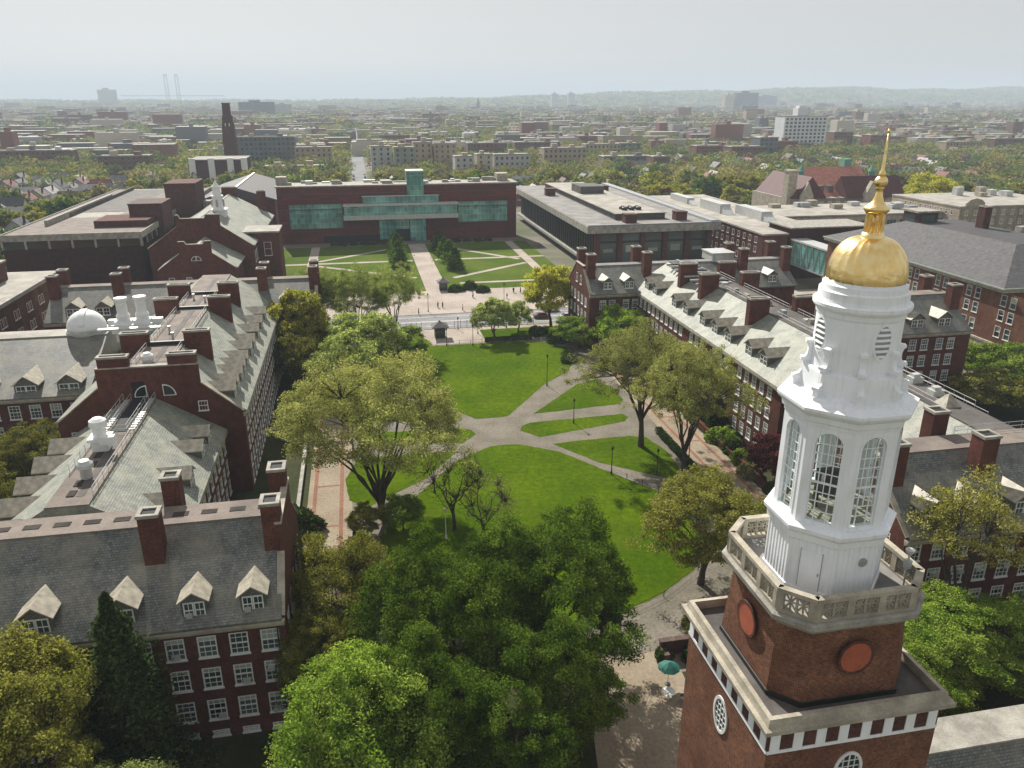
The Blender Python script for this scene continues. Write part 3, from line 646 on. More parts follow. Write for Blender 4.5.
# ------------------------------------------------------------------ library with the bell tower
TU, TV = 23.8, 33.1
T = Thing('library_building', 'brick library with tall bell tower, white octagonal belfry and gilded dome in the right foreground', 'building', TU, TV)
def octo(a, c=None, z=0.0):
    if z > 29.32 or z == 0.0: a = a*.925; c = None if c is None else c*.925
    c = a*(2-math.sqrt(2)) if c is None else c
    return [(TU+x, TV+y, z) for x, y in ((-a+c, -a), (a-c, -a), (a, -a+c), (a, a-c), (a-c, a), (-a+c, a), (-a, a-c), (-a, -a+c))]
def sq(a, z): return [(TU-a, TV-a, z), (TU+a, TV-a, z), (TU+a, TV+a, z), (TU-a, TV+a, z)]
core(T, 21, 70, 24.2, 39.6, 8.4)
pitched(T, 21, 70, 24.2, 39.6, 'u', 8.6, 18.1, 2.2, SLATE, STONE2, name='library_roof')
a = 4.95
for f, p in (('-v', (TU-a, TV-a)), ('+u', (TU+a, TV-a)), ('+v', (TU+a, TV+a)), ('-u', (TU-a, TV+a))):
    MB().quad((0, 0, 0), (2*a, 0, 0), (2*a, 0, 23.3), (0, 0, 23.3)).build('tower_wall', TBRICK, T.r, (p[0]-TU, p[1]-TV, 0), FACE[f])
    m = MB()                                                # oval window
    el = lambda rx, rz, n=28: [(a+rx*math.cos(t), 21.15+rz*math.sin(t)) for t in np.linspace(0, 2*math.pi, n, endpoint=False)]
    O, I = el(.85, 1.22), el(.68, 1.03); k = len(O)
    m.add([(x, -.07, z) for x, z in O]+[(x, -.07, z) for x, z in I]+[(x, .02, z) for x, z in O]+[(x, .0, z) for x, z in I],
          [(i, (i+1) % k, (i+1) % k+k, i+k) for i in range(k)]+[((i+1) % k, i, i+2*k, (i+1) % k+2*k) for i in range(k)]+[(i+k, (i+1) % k+k, (i+1) % k+3*k, i+3*k) for i in range(k)])
    m.box(a-.03, a+.03, -.05, -.01, 20.15, 22.15)
    for q in (-.34, .34): m.box(a+q-.02, a+q+.02, -.045, -.012, 20.3, 22.0)
    for q in (-.6, -.2, .2, .6): m.box(a-.62, a+.62, -.043, -.014, 21.15+q-.02, 21.15+q+.02)
    o = m.build('oval_window', WHITE2, T.r, (p[0]-TU, p[1]-TV, 0), FACE[f])
    MB().add([(x, -.008, z) for x, z in el(.72, 1.06)], [tuple(range(28))]).build('pane', GLASS, o)
    m = MB(); m.box(0, 2*a, -.06, .02, 23.1, 23.3)               # frieze of pale squares
    for i in range(8):
        x = .12+i*(2*a-.24-.55)/7; m.box(x, x+.55, -.06, .02, 23.3, 24.35)
    m.box(0, 2*a, -.02, .0, 23.3, 24.35, 1)
    m.build('frieze', [WHITE, DBRICK], T.r, (p[0]-TU, p[1]-TV, 0), FACE[f])
T.part('tower_cornice', MB().loft([sq(5.0, 24.3), sq(5.06, 24.45), sq(5.25, 24.6), sq(5.42, 24.75), sq(5.44, 25.02), sq(5.2, 25.08), sq(5.14, 25.3), sq(5.1, 25.5), sq(4.85, 25.51), sq(4.83, 24.9)]), STONE)
T.part('tower_deck', MB().loft([sq(4.84, 24.85), sq(4.84, 24.95)]), DKROOF)
T.part('lantern_stage', MB().loft([octo(4.05, 1.3, 24.9), octo(4.05, 1.3, 29.4)]), TBRICK)
T.part('base_flashing', MB().loft([octo(4.1, 1.3, 24.96), octo(4.1, 1.3, 25.25), octo(4.05, 1.3, 25.26)], False, True), DKMETAL)
for f in FACE:
    q = (0, -4.05); an = FACE[f]
    m = MB(); P = [(.88*math.cos(t), .9*math.sin(t)) for t in np.linspace(0, 2*math.pi, 32, endpoint=False)]
    m.prism(P, -.035, .01); o = m.build('roundel', REDDISC, T.r, (-q[1]*math.sin(an), q[1]*math.cos(an), 27.75), an)
    r_ = MB(); O = [(1.03*math.cos(t), 1.05*math.sin(t)) for t in np.linspace(0, 2*math.pi, 32, endpoint=False)]
    r_.add([(x, -.06, z) for x, z in O]+[(x, -.06, z) for x, z in P]+[(x, .01, z) for x, z in O], [(i, (i+1) % 32, (i+1) % 32+32, i+32) for i in range(32)]+[((i+1) % 32, i, i+64, (i+1) % 32+64) for i in range(32)])
    r_.build('roundel_rim', DBRICK, o)
T.part('stage_cornice', MB().loft([octo(4.1, 1.33, 29.35), octo(4.2, 1.36, 29.5), octo(4.5, 1.46, 29.75), octo(4.72, 1.55, 29.95), octo(4.76, 1.56, 30.25), octo(4.6, 1.5, 30.32), octo(4.3, 1.4, 30.33)]), STONE2)
P8 = [Vector(q) for q in octo(4.5, 1.5, 0)]
for i in range(8):                                          # pierced stone balustrade
    p, q = P8[i], P8[(i+1) % 8]; d = q-p; L = d.length; an = math.atan2(d.y, d.x)
    m = MB(); zb, zt = 30.3, 31.5
    m.box(0, L, 0, .3, zb, zb+.22); m.box(0, L, -.04, .34, zt-.02, zt+.2)
    n = 3 if L > 3 else 1
    for k in range(n+1): 
        x = .15+k*(L-.3)/n; m.box(x-.2, x+.2, -.02, .32, zb+.22, zt-.02)
    for k in range(n):
        x0 = .35+k*(L-.3)/n; x1 = x0+(L-.3)/n-.4; h0, h1 = zb+.22, zt-.02; nn = 2 if n == 3 else 2; ww = (x1-x0)/nn
        for j in range(nn):
            a0, a1 = x0+j*ww, x0+(j+1)*ww
            for A, B in (((a0, h0), (a1, h1)), ((a0, h1), (a1, h0)), (((a0+a1)/2, h0), ((a0+a1)/2, h1)), ((a0, (h0+h1)/2), (a1, (h0+h1)/2))):
                m.tube([(A[0], .15, A[1]), (B[0], .15, B[1])], .055, 4)
            m.box(a1-.06, a1+.06, .08, .22, h0, h1)
    m.build('balustrade', STONE, T.r, (p.x-TU, p.y-TV, 0), an)
T.part('gallery_floor', MB().loft([octo(4.3, 1.4, 30.3), octo(4.3, 1.4, 30.36)]), GREYROOF)
# white timber base, belfry, drum
m = MB().loft([octo(3.08, None, 30.3), octo(3.08, None, 30.75), octo(3.0, None, 30.78), octo(3.0, None, 33.5), octo(3.15, None, 33.6), octo(3.18, None, 33.95), octo(3.36, None, 34.15), octo(3.38, None, 34.35), octo(3.1, None, 34.5)])
T.part('belfry_base', m, WHITE)
a = 3.0; c = a*(2-math.sqrt(2)); P8 = [Vector(q) for q in octo(a, None, 0)]
for i in range(8):
    p, q = P8[i], P8[(i+1) % 8]; d = q-p; L = d.length; an = math.atan2(d.y, d.x)
    m = MB()
    for k in range(8): x = .12+k*(L-.24)/7; m.box(x-.028, x+.028, -.025, .01, 30.8, 33.5)
    m.build('batten', WHITE, T.r, (p.x-TU, p.y-TV, 0), an)
    if i == 7:
        dm = MB().box(.6, 1.66, -.05, .0, 30.8, 33.0); o = dm.build('door', WHITE, T.r, (p.x-TU, p.y-TV, 0), an)
        MB().box(.575, .605, -.06, -.0, 30.8, 33.05).box(1.655, 1.685, -.055, 0, 30.8, 33.05).box(1.53, 1.6, -.1, -.05, 31.7, 31.85).build('door_hinge', METAL, o)
    if i == 0: MB().lathe([(-.02, .26), (.03, .24), (.05, .1)], 14).build('vent_cap', METAL, T.r, (p.x-TU+1.55*math.cos(an), p.y-TV+1.55*math.sin(an)-.03, 32.6)).rotation_euler = (math.pi/2, 0, an)
a = 2.92; P8 = [Vector(q) for q in octo(a, None, 0)]
for i in range(8):
    p, q = P8[i], P8[(i+1) % 8]; d = q-p; L = d.length; an = math.atan2(d.y, d.x)
    hw, zs_, zp, zt = .66, 34.72, 38.95, 40.1; mid = L/2
    arc = [(mid-hw*math.cos(t), zp+hw*math.sin(t)) for t in np.linspace(0, math.pi, 15)]
    m = MB()
    for y, inner in ((0, False), (.32, True)):
        e = .133 if inner else 0
        def Q(*pp): m.quad(*[(x, y, z) for x, z in (pp[::-1] if inner else pp)])
        Q((e, 34.45), (mid-hw, 34.45), (mid-hw, zt), (e, zt)); Q((mid+hw, 34.45), (L-e, 34.45), (L-e, zt), (mid+hw, zt))
        Q((mid-hw, 34.45), (mid+hw, 34.45), (mid+hw, zs_), (mid-hw, zs_))
        for s0, s1 in zip(arc, arc[1:]): Q(s0, s1, (s1[0], zt), (s0[0], zt))
    edge = [(mid-hw, zs_)]+arc+[(mid+hw, zs_)]
    for s0, s1 in zip(edge, edge[1:]+edge[:1]): m.quad((s0[0], 0, s0[1]), (s0[0], .32, s0[1]), (s1[0], .32, s1[1]), (s1[0], 0, s1[1]))
    m.build('belfry_wall', WHITE, T.r, (p.x-TU, p.y-TV, 0), an)
    m = MB(); A0 = [(mid-(hw+.12)*math.cos(t), zp+(hw+.12)*math.sin(t)) for t in np.linspace(0, math.pi, 15)]
    for (s0, s1), (t0, t1) in zip(zip(arc, arc[1:]), zip(A0, A0[1:])):
        m.add([(s0[0], -.03, s0[1]), (s1[0], -.03, s1[1]), (t1[0], -.03, t1[1]), (t0[0], -.03, t0[1]), (t0[0], 0, t0[1]), (t1[0], 0, t1[1])], [(0, 1, 2, 3), (3, 2, 5, 4)])
    m.box(mid-hw-.12, mid-hw, -.03, 0, zs_, zp); m.box(mid+hw, mid+hw+.12, -.03, 0, zs_, zp)
    m.build('arch_trim', WHITE, T.r, (p.x-TU, p.y-TV, 0), an)
    m = MB(); y0, y1 = .13, .19
    m.tube([(x, .16, z) for x, z in edge], .05, 4)
    for x in (-.3, .3): m.box(mid+x-.025, mid+x+.025, y0, y1, zs_, zp+math.sqrt(max(0, hw*hw-x*x)))
    m.box(mid-.02, mid+.02, y0+.005, y1-.005, zs_+1.1, zp+hw)
    for k in range(1, 9):
        z = zs_+k*.53; b = .055 if k == 4 else .022
        x = hw if z < zp else math.sqrt(max(.0, hw*hw-(z-zp)**2)); m.box(mid-x, mid+x, y0+.003, y1-.003, z-b, z+b)
    o = m.build('arched_window', WHITE, T.r, (p.x-TU, p.y-TV, 0), an)
    g = MB(); g.add([(x, .165, z) for x, z in edge], [tuple(range(len(edge)))[::-1]]); g.build('pane', CLEAR, o)
T.part('belfry_floor', MB().loft([octo(2.6, None, 34.4), octo(2.6, None, 34.53)]), STONE)
T.part('belfry_ceiling', MB().loft([octo(2.7, None, 39.98), octo(2.7, None, 40.05)]), plain('green_ceiling', (.5, .58, .54), .06, 1))
T.part('bell', MB().lathe([(35.2, .75), (35.3, .72), (35.7, .5), (36.2, .42), (36.5, .2)], 20, (TU, TV)).box(TU-1, TU+1, TV-.12, TV+.12, 36.45, 36.7).box(TU-1, TU-.85, TV-.15, TV+.15, 34.5, 36.7).box(TU+.85, TU+1, TV-.15, TV+.15, 34.5, 36.7), DKMETAL)
m = MB().loft([octo(2.96, None, 39.85), octo(2.98, None, 40.05), octo(3.1, None, 40.12), octo(3.14, None, 40.4), octo(3.34, None, 40.58), octo(3.42, None, 40.72), octo(3.42, None, 40.86), octo(3.1, None, 40.98), octo(2.84, None, 41.1), octo(2.8, None, 41.25), octo(2.5, None, 41.3), octo(2.4, None, 42.3), octo(2.38, None, 42.4), octo(2.2, None, 42.45)])
T.part('belfry_cornice', m, WHITE)
T.part('drum', MB().lathe([(42.2, 2.0), (45.05, 2.0), (45.15, 2.06), (45.38, 2.08), (45.46, 2.2), (45.58, 2.27), (45.74, 2.27), (45.82, 2.12), (45.95, 2.08), (46.3, 2.06), (46.36, 1.95), (46.6, 1.93), (46.66, 1.84), (46.78, 1.8)], 64, (TU, TV)), WHITE, smooth=False)
sc_ = [(q*.91, z) for q, z in [(2.0, 41.1), (3.0, 41.1), (3.0, 41.75), (2.92, 41.8), (2.74, 41.86), (2.62, 42.05), (2.56, 42.3), (2.6, 42.5), (2.68, 42.56), (2.68, 42.72), (2.5, 42.76), (2.42, 42.95), (2.4, 43.2), (2.46, 43.4), (2.52, 43.45), (2.5, 43.62), (2.3, 43.66), (2.0, 43.66)]]
sm = MB().prism(sc_, -.15, .15).box(1.8, 2.5, -.19, .19, 42.58, 42.72).box(1.8, 2.33, -.19, .19, 43.48, 43.62).box(1.8, 2.79, -.19, .19, 41.58, 41.74).mesh('scroll_bracket', WHITE)
for i in range(8): link('scroll_bracket', sm, T.r, (0, 0, 0), R(22.5+45*i))
fl = MB(); sl = MB(); bk = MB()
E_ = lambda rx, rz: [(rx*math.cos(t), 44.15+rz*math.sin(t)) for t in np.linspace(0, 2*math.pi, 32, endpoint=False)]
O, I = E_(.5, .92), E_(.4, .8); dep = lambda x, e: -math.sqrt(2.0**2-x*x)-e
fl.add([(x, dep(x, .06), z) for x, z in O]+[(x, dep(x, .06), z) for x, z in I]+[(x, dep(x, -.02), z) for x, z in O]+[(x, dep(x, -.02), z) for x, z in I],
       [(i, (i+1) % 32, (i+1) % 32+32, i+32) for i in range(32)]+[((i+1) % 32, i, i+64, (i+1) % 32+64) for i in range(32)]+[(i+32, (i+1) % 32+32, (i+1) % 32+96, i+96) for i in range(32)])
bx_ = np.linspace(-.44, .44, 13)
for x0, x1 in zip(bx_, bx_[1:]):
    h0, h1 = (.84*math.sqrt(max(0, 1-(q/.44)**2)) for q in (x0, x1))
    bk.quad((x0, dep(x0, .008), 44.15-h0), (x1, dep(x1, .008), 44.15-h1), (x1, dep(x1, .008), 44.15+h1), (x0, dep(x0, .008), 44.15+h0))
SLM = []
for k in range(-3, 3):
    sl = MB(); z = 44.3+k*.265; x = .4*math.sqrt(max(.01, 1-((z-44.2)/.8)**2)); y = dep(x, 0)
    for x0, x1 in zip(np.linspace(-x, x, 7), np.linspace(-x, x, 7)[1:]):
        sl.quad((x0, dep(x0, .07), z-.06), (x1, dep(x1, .07), z-.06), (x1, dep(x1, .02), z+.02), (x0, dep(x0, .02), z+.02)); sl.quad((x0, dep(x0, .07), z-.1), (x1, dep(x1, .07), z-.1), (x1, dep(x1, .07), z-.06), (x0, dep(x0, .07), z-.06))
    SLM.append(sl.mesh('slat', WHITE))
fme, bme = fl.mesh('louvre', WHITE), bk.mesh('louvre_back', METAL)
for f in FACE:
    o = link('louvre', fme, T.r, (0, 0, 0), FACE[f]); link('louvre_back', bme, o)
    for q in SLM: link('slat', q, o)
dp = [(46.66, 1.74), (46.72, 1.8), (46.92, 1.84)] + [(46.92+1.88*math.sin(t), .45+1.38*math.cos(t)**.9) for t in np.linspace(.08, 1.5, 16)]
T.part('gold_dome', MB().lathe(dp, 144, (TU, TV), ribs=24, amp=-.022), GOLD, smooth=True)
ln = T.part('gold_lantern', MB().lathe([(48.6, .62), (48.8, .58), (48.9, .5), (49.0, .48)], 24, (TU, TV)).lathe([(49.92, .46), (50.0, .54), (50.06, .57), (50.18, .57), (50.22, .46), (50.32, .36), (50.45, .26), (50.65, .18), (50.85, .15), (50.98, .13), (51.02, .18), (51.08, .18)], 24, (TU, TV)).lathe([(48.95, .12), (49.95, .12)], 10, (TU, TV)), GOLD, smooth=True)
for i in range(8):
    t = 2*math.pi*(i+.5)/8; T.part('lantern_column', MB().lathe([(48.98, .1), (49.05, .07), (49.85, .06), (49.93, .1)], 8, (TU+.38*math.cos(t), TV+.38*math.sin(t))), GOLD, ln)
T.part('finial', MB().lathe([(51.32+.29*math.sin(t), max(.03, .3*math.cos(t))) for t in np.linspace(-1.5, 1.5, 15)], 24, (TU, TV)).lathe([(51.55, .12), (51.62, .17), (51.75, .14), (51.85, .075), (52.6, .055), (53.5, .03)], 12, (TU, TV)).lathe([(53.45, .02), (53.5, .07), (53.58, .075), (53.66, .02)], 10, (TU, TV)), GOLD, smooth=True)
sp = MB().tube([(TU+3.6, TV-2.2, 30.3), (TU+3.6, TV-2.2, 32.5)], .05, 6).lathe([(32.3, .1), (32.5, .22), (32.62, .24), (32.7, .1)], 12, (TU+3.6, TV-2.2)).box(TU+3.45, TU+3.75, TV-2.35, TV-2.05, 31.5, 32.0)
T.part('siren', sp, GALV)

# ------------------------------------------------------------------ other campus buildings
T = Thing('science_building', 'low flat roofed brown brick block with a concrete roof edge band over dark strip windows', 'building', -84, 300)
core(T, -102.3, -63.7, 249.7, 375.3, 13.4, DBRICK)
wall(T, (-102, 250), '-v', 38, 0, 13.2, DBRICK, cut=False); wall(T, (-64, 250), '+u', 125, 0, 13.2, DBRICK, cut=False)
T.part('roof_band', MB().box(-102.4, -63.6, 249.6, 375, 15.6, 17.1).box(-102.4, -102, 249.6, 375, 17.1, 17.5).box(-64, -63.6, 249.6, 375, 17.1, 17.5).box(-102, -64, 249.6, 250, 17.1, 17.5), STONE2)
T.part('flat_roof', MB().box(-101.9, -64.1, 250.1, 286, 17.05, 17.2).box(-101.9, -96, 286, 374, 17.06, 17.2).box(-80, -64.1, 286, 374, 17.04, 17.25), TAN)
T.part('light_court', MB().box(-96, -80, 300, 372, 17.12, 17.18).box(-95.5, -94.9, 288, 372, 17.2, 18.4), DKROOF)
fr, wi = MB(), MB()
wi.box(-101.4, -64.4, 250, 250.2, 13.3, 15.6).box(-64.3, -64.1, 250.6, 372, 13.3, 15.6)
for i in range(7): fr.box(-102.2+i*6.3, -101.6+i*6.3, 249.7, 250.1, 13.2, 15.6)
for i in range(20): fr.box(-64.15, -63.75, 250+i*6.3, 250.6+i*6.3, 13.2, 15.6)
T.part('strip_window', wi, GLASS); T.part('mullion', fr, STONE2)
T.part('stair_tower', MB().box(-66.6, -56.2, 300, 316, 0, 26).box(-66.8, -56, 299.8, 316.2, 26, 26.4), DBRICK)
T.part('stair_tower', MB().box(-72, -62, 272, 286, 0, 22.6).box(-72.2, -61.8, 271.8, 286.2, 22.6, 23), DBRICK)
T.part('penthouse', MB().box(-80, -64.4, 262, 276, 17.2, 19.2), DBRICK)
T.part('roof_shed', MB().box(-96, -95, 268, 340, 17.2, 19), STONE2)
T.part('link_block', MB().box(-62, -54, 252, 262, 0, 12.5), DKROOF)
T.part('roof_fin', MB().box(-55.9, -50, 309, 314, 12, 19), STONE2)

T = Thing('gymnasium', 'brick gymnasium with pale pitched roof, stepped chimney gables and a white cupola', 'building', -44, 260)
core(T, -60, -31, 240, 304, 14.2); core(T, -54, -34, 223, 240.5, 11.2)
wall(T, (-54, 223), '-v', 20, 0, 11, BRICK, [(x, 6.8, 1.5, 2) for x in (3, 7.5, 12.5, 17)], fine=False)
gable(T, (-54, 223), '-v', [(0, 11), (20, 11), (14.2, 15.2), (14.2, 18.4), (12.6, 18.4), (12.2, 17.6), (7.8, 17.6), (7.4, 18.4), (5.8, 18.4), (5.8, 15.2)])
quarter_vent(T, (-54, 223), '-v', 9.95, 13.2, 1.3, 1); quarter_vent(T, (-54, 223), '-v', 10.05, 13.2, 1.3, -1)
pitched(T, -54, -34, 223.4, 241, 'v', 11, 16.8, .6, LITSLATE, STONE2)
wall(T, (-60, 240), '-v', 29, 0, 14, BRICK, cut=False); wall(T, (-31, 240), '+u', 64, 0, 14, BRICK, grid(3, 3.4, 8, [3, 8.5], 1.7, 3.6), fine=False)
gable(T, (-60, 240), '-v', [(0, 14), (29, 14), (20.5, 20), (20.5, 23.2), (16.8, 23.2), (16.4, 22.2), (9.6, 22.2), (9.2, 23.2), (8.5, 23.2), (8.5, 20)])
pitched(T, -60, -31, 240.4, 304, 'v', 14, 22, .6, LITSLATE, STONE2)
T.part('side_block', MB().box(-32, -24.5, 250, 262, 0, 16), BRICK); T.part('flat_roof', MB().box(-39, -24.2, 249.7, 262.3, 16, 16.5), TANL)
fm, ps = window_meshes(2.2, 4.2, False); o = T.at('window', fm, -28, 249.95, 9, 0); link('pane', ps[0], o)
chimney(T, -48, -43, 303, 305, 16, 24.5); chimney(T, -36, -33, 303, 305, 14, 23)
c = T.part('cupola', MB().box(-45.2, -40.8, 259.8, 264.2, 18.5, 21.6).box(-45.5, -40.5, 259.5, 264.5, 21.6, 22).lathe([(22, 1.75), (25.6, 1.6), (25.8, 1.95), (26.2, 1.95), (26.3, 1.3), (28.4, 1.15), (28.6, 1.4), (28.9, 1.35), (29.3, .9), (30, .5), (30.8, .08)], 8, (-43, 262)), WHITE2)
for t in range(4):
    x, y = 1.68*math.cos(t*math.pi/2-PH*0), 1.68*math.sin(t*math.pi/2); T.part('louvre', MB().box(-43+x-.3, -43+x+.3, 262+y-.3, 262+y+.3, 22.8, 25), METAL, c)
finish_windows(T)

T = Thing('glass_fronted_building', 'wide maroon building with teal glass walls, pale balcony band and glass stair tower', 'building', 16.5, 331)
core(T, -31, 64.5, 321, 334, 22, MAROON)
def panel(name, u0, u1, z0, z1, d, mat, parent=None): return T.part(name, MB().box(u0, u1, 321-d, 321.2, z0, z1), mat, parent)
for u0, u1, z0, z1 in ((-30.5, -26.5, 0, 22), (-6.2, 40, 0, 22), (60.4, 64, 0, 22), (-26.5, -6.2, 0, 6), (-26.5, -6.2, 15.4, 22), (40, 60.4, 0, 7), (40, 60.4, 15.2, 22)): panel('clad_panel', u0, u1, z0, z1, .35, MAROON)
panel('glass_wall', -26.5, -6.2, 6, 15.4, .02, TEAL); panel('glass_wall', 40, 60.4, 7, 15.2, .02, TEAL)
for z in (13.2, 19.3): panel('reveal_strip', -30, 63.5, z, z+.25, .38, DKROOF)
o = panel('balcony_glazing', -5.4, 39.2, 11, 14.6, 3.2, TEAL)
panel('balcony_slab', -5.8, 39.6, 9.3, 11, 3.8, GALV, o); panel('balcony_roof', -5.8, 39.6, 14.6, 15.4, 3.8, GALV, o)
panel('upper_glazing', 2, 32, 15.42, 18, 1.6, TEAL); panel('upper_roof', 1.7, 32.3, 18, 18.3, 1.9, GALV)
panel('entrance_glazing', 8, 20, 1, 9.28, .8, TEAL); panel('entrance_glazing', 20.2, 26.5, .2, 9.25, 2.2, TEAL)
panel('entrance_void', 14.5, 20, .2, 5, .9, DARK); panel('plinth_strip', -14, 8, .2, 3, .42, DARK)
s_ = T.part('stair_tower', MB().box(19.6, 26.2, 319.4, 326, 15.5, 27.2), TEAL); T.part('tower_cap', MB().box(19.4, 26.4, 319.2, 326.2, 27.2, 27.8), GALV, s_)
T.part('roof_edge', MB().box(-31.1, 64.6, 320.5, 334.2, 22, 22.5), STONE2)
for i in range(26):
    u = rr.uniform(-28, 62); v = rr.uniform(324, 332); w = rr.uniform(.8, 2.6)
    T.part('roof_unit', MB().box(u-w, u+w, v-1, v+1, 22.5, 22.5+rr.uniform(.4, 1.5)), [GALV, TANL, STONE2][i % 3])
T.part('penthouse', MB().box(-31, -27, 326, 331, 22.5, 25.5), STONE); T.part('penthouse', MB().box(57, 61.5, 326, 332, 22.5, 25.5), STONE)

T = Thing('lecture_building', 'dark glazed building with brick piers under a broad overhanging flat concrete roof', 'building', 96, 308)
core(T, 77, 116.5, 249, 370, 13.2, DARK)
for i in range(6): T.part('brick_pier', MB().box(76.2+i*7.9, 77.9+i*7.9, 248, 249.6, 0, 13), BRICK)
for i in range(5):
    u = 77.9+i*7.9; T.part('window_bay', MB().box(u+.1, u+6.1, 248.9, 249.25, 1, 12.6), GLASS); T.part('bay_blind', MB().box(u+1.4, u+4.8, 248.86, 248.9, 6.2, 8.4 if i % 2 else 7.4), BLIND)
    T.part('spandrel', MB().box(u, u+6.2, 248.8, 249.2, 9.3, 10.0).box(u, u+6.2, 248.8, 249.2, 12.4, 13), DKMETAL)
for i in range(40): T.part('fin', MB().box(76, 77.2, 250.5+i*3, 251.7+i*3, 3, 13), DKMETAL)
T.part('glass_side', MB().box(76.7, 76.95, 250, 369, 3, 13), GLASS); T.part('base_ledge', MB().box(74.5, 77, 248.5, 371, 2.2, 3.1), STONE2)
T.part('roof_slab', MB().box(72.8, 119.5, 246, 372, 13.1, 15.4), STONE2); T.part('flat_roof', MB().box(73.2, 119.1, 246.5, 371.6, 15.4, 15.52), GREYROOF)
T.part('roof_kerb', MB().box(73.2, 119.1, 246.4, 247.2, 15.52, 15.8).box(116, 119, 247, 371, 15.52, 16.2), METAL)
T.part('roof_plinth', MB().box(86, 104, 258, 362, 15.52, 17.4).box(85.6, 104.4, 257.6, 362.4, 17.4, 17.6), [DKROOF])
T.part('plinth_top', MB().box(86, 104, 258, 362, 17.6, 17.66), TANL)
T.part('penthouse', MB().box(90, 100, 316, 330, 17.66, 20.6), DKROOF)
for u, v in ((87, 250), (79, 330), (106, 253), (104.5, 336)): T.part('vent_block', MB().box(u, u+4, v, v+3.5, 15.5, 18.2).box(u-.15, u+4.15, v-.15, v+3.65, 18.2, 18.5), BRICK)
for i in range(6): T.part('roof_fan', MB().lathe([(17.6, 1), (18.6, 1), (18.8, .6)], 12, (92+i % 3*2.6, 266+i//3*3)), DKMETAL)

T = Thing('school_building', 'brick school with dark grey hipped roof and pale stone base behind the gold dome', 'building', 150, 172)
u0, u1, v0, v1 = 132.7, 175, 138.5, 204
core(T, u0, u1, v0, v1, 16.5)
fl3 = [6.6, 10.2]
wall(T, (u0, v1), '-u', v1-v0, 5, 16.3, TBRICK, [(x+d, z, 1.6, 2.4) for x in (6, 16, 26, 36, 46, 56, 66, 76) for d in (0, 2.6) for z in fl3+[13.4]][:48], fine=False)
wall(T, (u0, v0), '-v', 42.3, 5, 16.3, TBRICK, [(x, z, 1.6, 2.4) for x in (14, 17, 26, 29) for z in fl3+[13.3]], fine=False)
T.part('stone_base', MB().box(u0-.3, u1, v0-.3, v1, 0, 4.9).box(u0-.5, u1, v0-.5, v1, 4.9, 5.3), STONE)
for v in (141, 147): T.part('base_window', MB().box(u0-.36, u0-.28, v-.6, v+.6, 1.6, 3.6), DARK)
o = T.part('door', MB().box(141.8, 143.8, v0-.42, v0-.3, .3, 3.4), plain('blue_door', (.03, .1, .24), .1)); T.part('door_arch', MB().prism([(141.8, 3.4), (143.8, 3.4), (143.5, 4.1), (142.8, 4.5), (142.1, 4.1)], v0-.42, v0-.3), DARK, o)
T.part('cornice', MB().box(u0-.9, u1+.9, v0-.9, v1+.9, 16.3, 17.0), STONE); T.part('gutter', MB().box(u0-1.2, u1+1.2, v0-1.2, v1+1.2, 17, 17.3), plain('green_gutter', (.3, .36, .3), .1))
h = MB(); e = 1.0; zr = 23.5; w = (u1-u0)/2
h.add([(u0-e, v0-e, 17.3), (u1+e, v0-e, 17.3), (u1+e, v1+e, 17.3), (u0-e, v1+e, 17.3), (u0+14, v0+14, zr), (u1-14, v0+14, zr), (u1-14, v1-14, zr), (u0+14, v1-14, zr)], [(0, 1, 5, 4), (1, 2, 6, 5), (2, 3, 7, 6), (3, 0, 4, 7), (4, 5, 6, 7)])
T.part('roof', h, SHINGLE)
T.part('roof_lantern', MB().box(146.5, 152.5, 186, 192, 20, 26), DBRICK); T.part('lantern_roof', MB().box(145.9, 153.1, 185.4, 192.6, 26, 26.5), STONE2); T.part('lantern_window', MB().box(146.4, 146.5, 187, 191, 23, 25.4).box(147.5, 151.5, 185.9, 186, 23, 25.4), GLASS)
chimney(T, 156, 158, 174, 176.4, 20, 29, DBRICK)
for u, v in ((162, 168), (166, 160)): T.part('dormer_vent', MB().box(u, u+5, v, v+2, 22.6, 24.6), STONE2)
finish_windows(T)

T = Thing('brick_annex', 'plain windowless brick annex block beside the glazed footbridge', 'building', 140, 240)
core(T, 133.3, 162, 225.7, 240.3, 16.2, DBRICK); wall(T, (133.6, 226), '-v', 28.4, 0, 16, MAROON, cut=False); wall(T, (133.6, 240), '-u', 14, 0, 16, MAROON, cut=False)
T.part('parapet', MB().box(133.3, 162, 225.7, 240.3, 16, 16.4), STONE2)
T = Thing('glazed_footbridge', 'teal glazed footbridge joining the annex and the hall wing', 'footbridge', 118, 205)
T.part('bridge_body', MB().box(134, 139, 205, 226, 5.5, 12.5), TEAL); T.part('bridge_roof', MB().box(133.8, 139.2, 204.8, 226, 12.5, 13), GALV); T.part('bridge_floor', MB().box(133.8, 139.2, 204.8, 226, 5, 5.5), METAL)
b = MB()
for i in range(6): b.tube([(133.9, 205+i*3.4, 5.6), (133.9, 206.7+i*3.4, 12.4), (133.9, 208.4+i*3.4, 5.6)], .12, 4)
b.tube([(134, 204.9, 5.6), (136.5, 204.9, 12.4), (139, 204.9, 5.6)], .12, 4)
T.part('bridge_truss', b, GALV)
T = Thing('college_block', 'long brick college block with pale roof carrying silver air ducts behind the dark glazed building', 'building', 132, 300)
core(T, 124.2, 150.3, 240.2, 330, 14.2); core(T, 124.2, 133, 226, 240.6, 14.2); wall(T, (124.5, 330), '-u', 103.7, 0, 14, BRICK, grid(3, 4, 25, [4.5, 8.2, 11.2], 1.5, 1.9), fine=False)
T.part('flat_roof', MB().box(124.3, 150.4, 240.4, 330, 14.1, 14.6).box(124.3, 133.1, 226.2, 240.4, 14.1, 14.6), TANL)
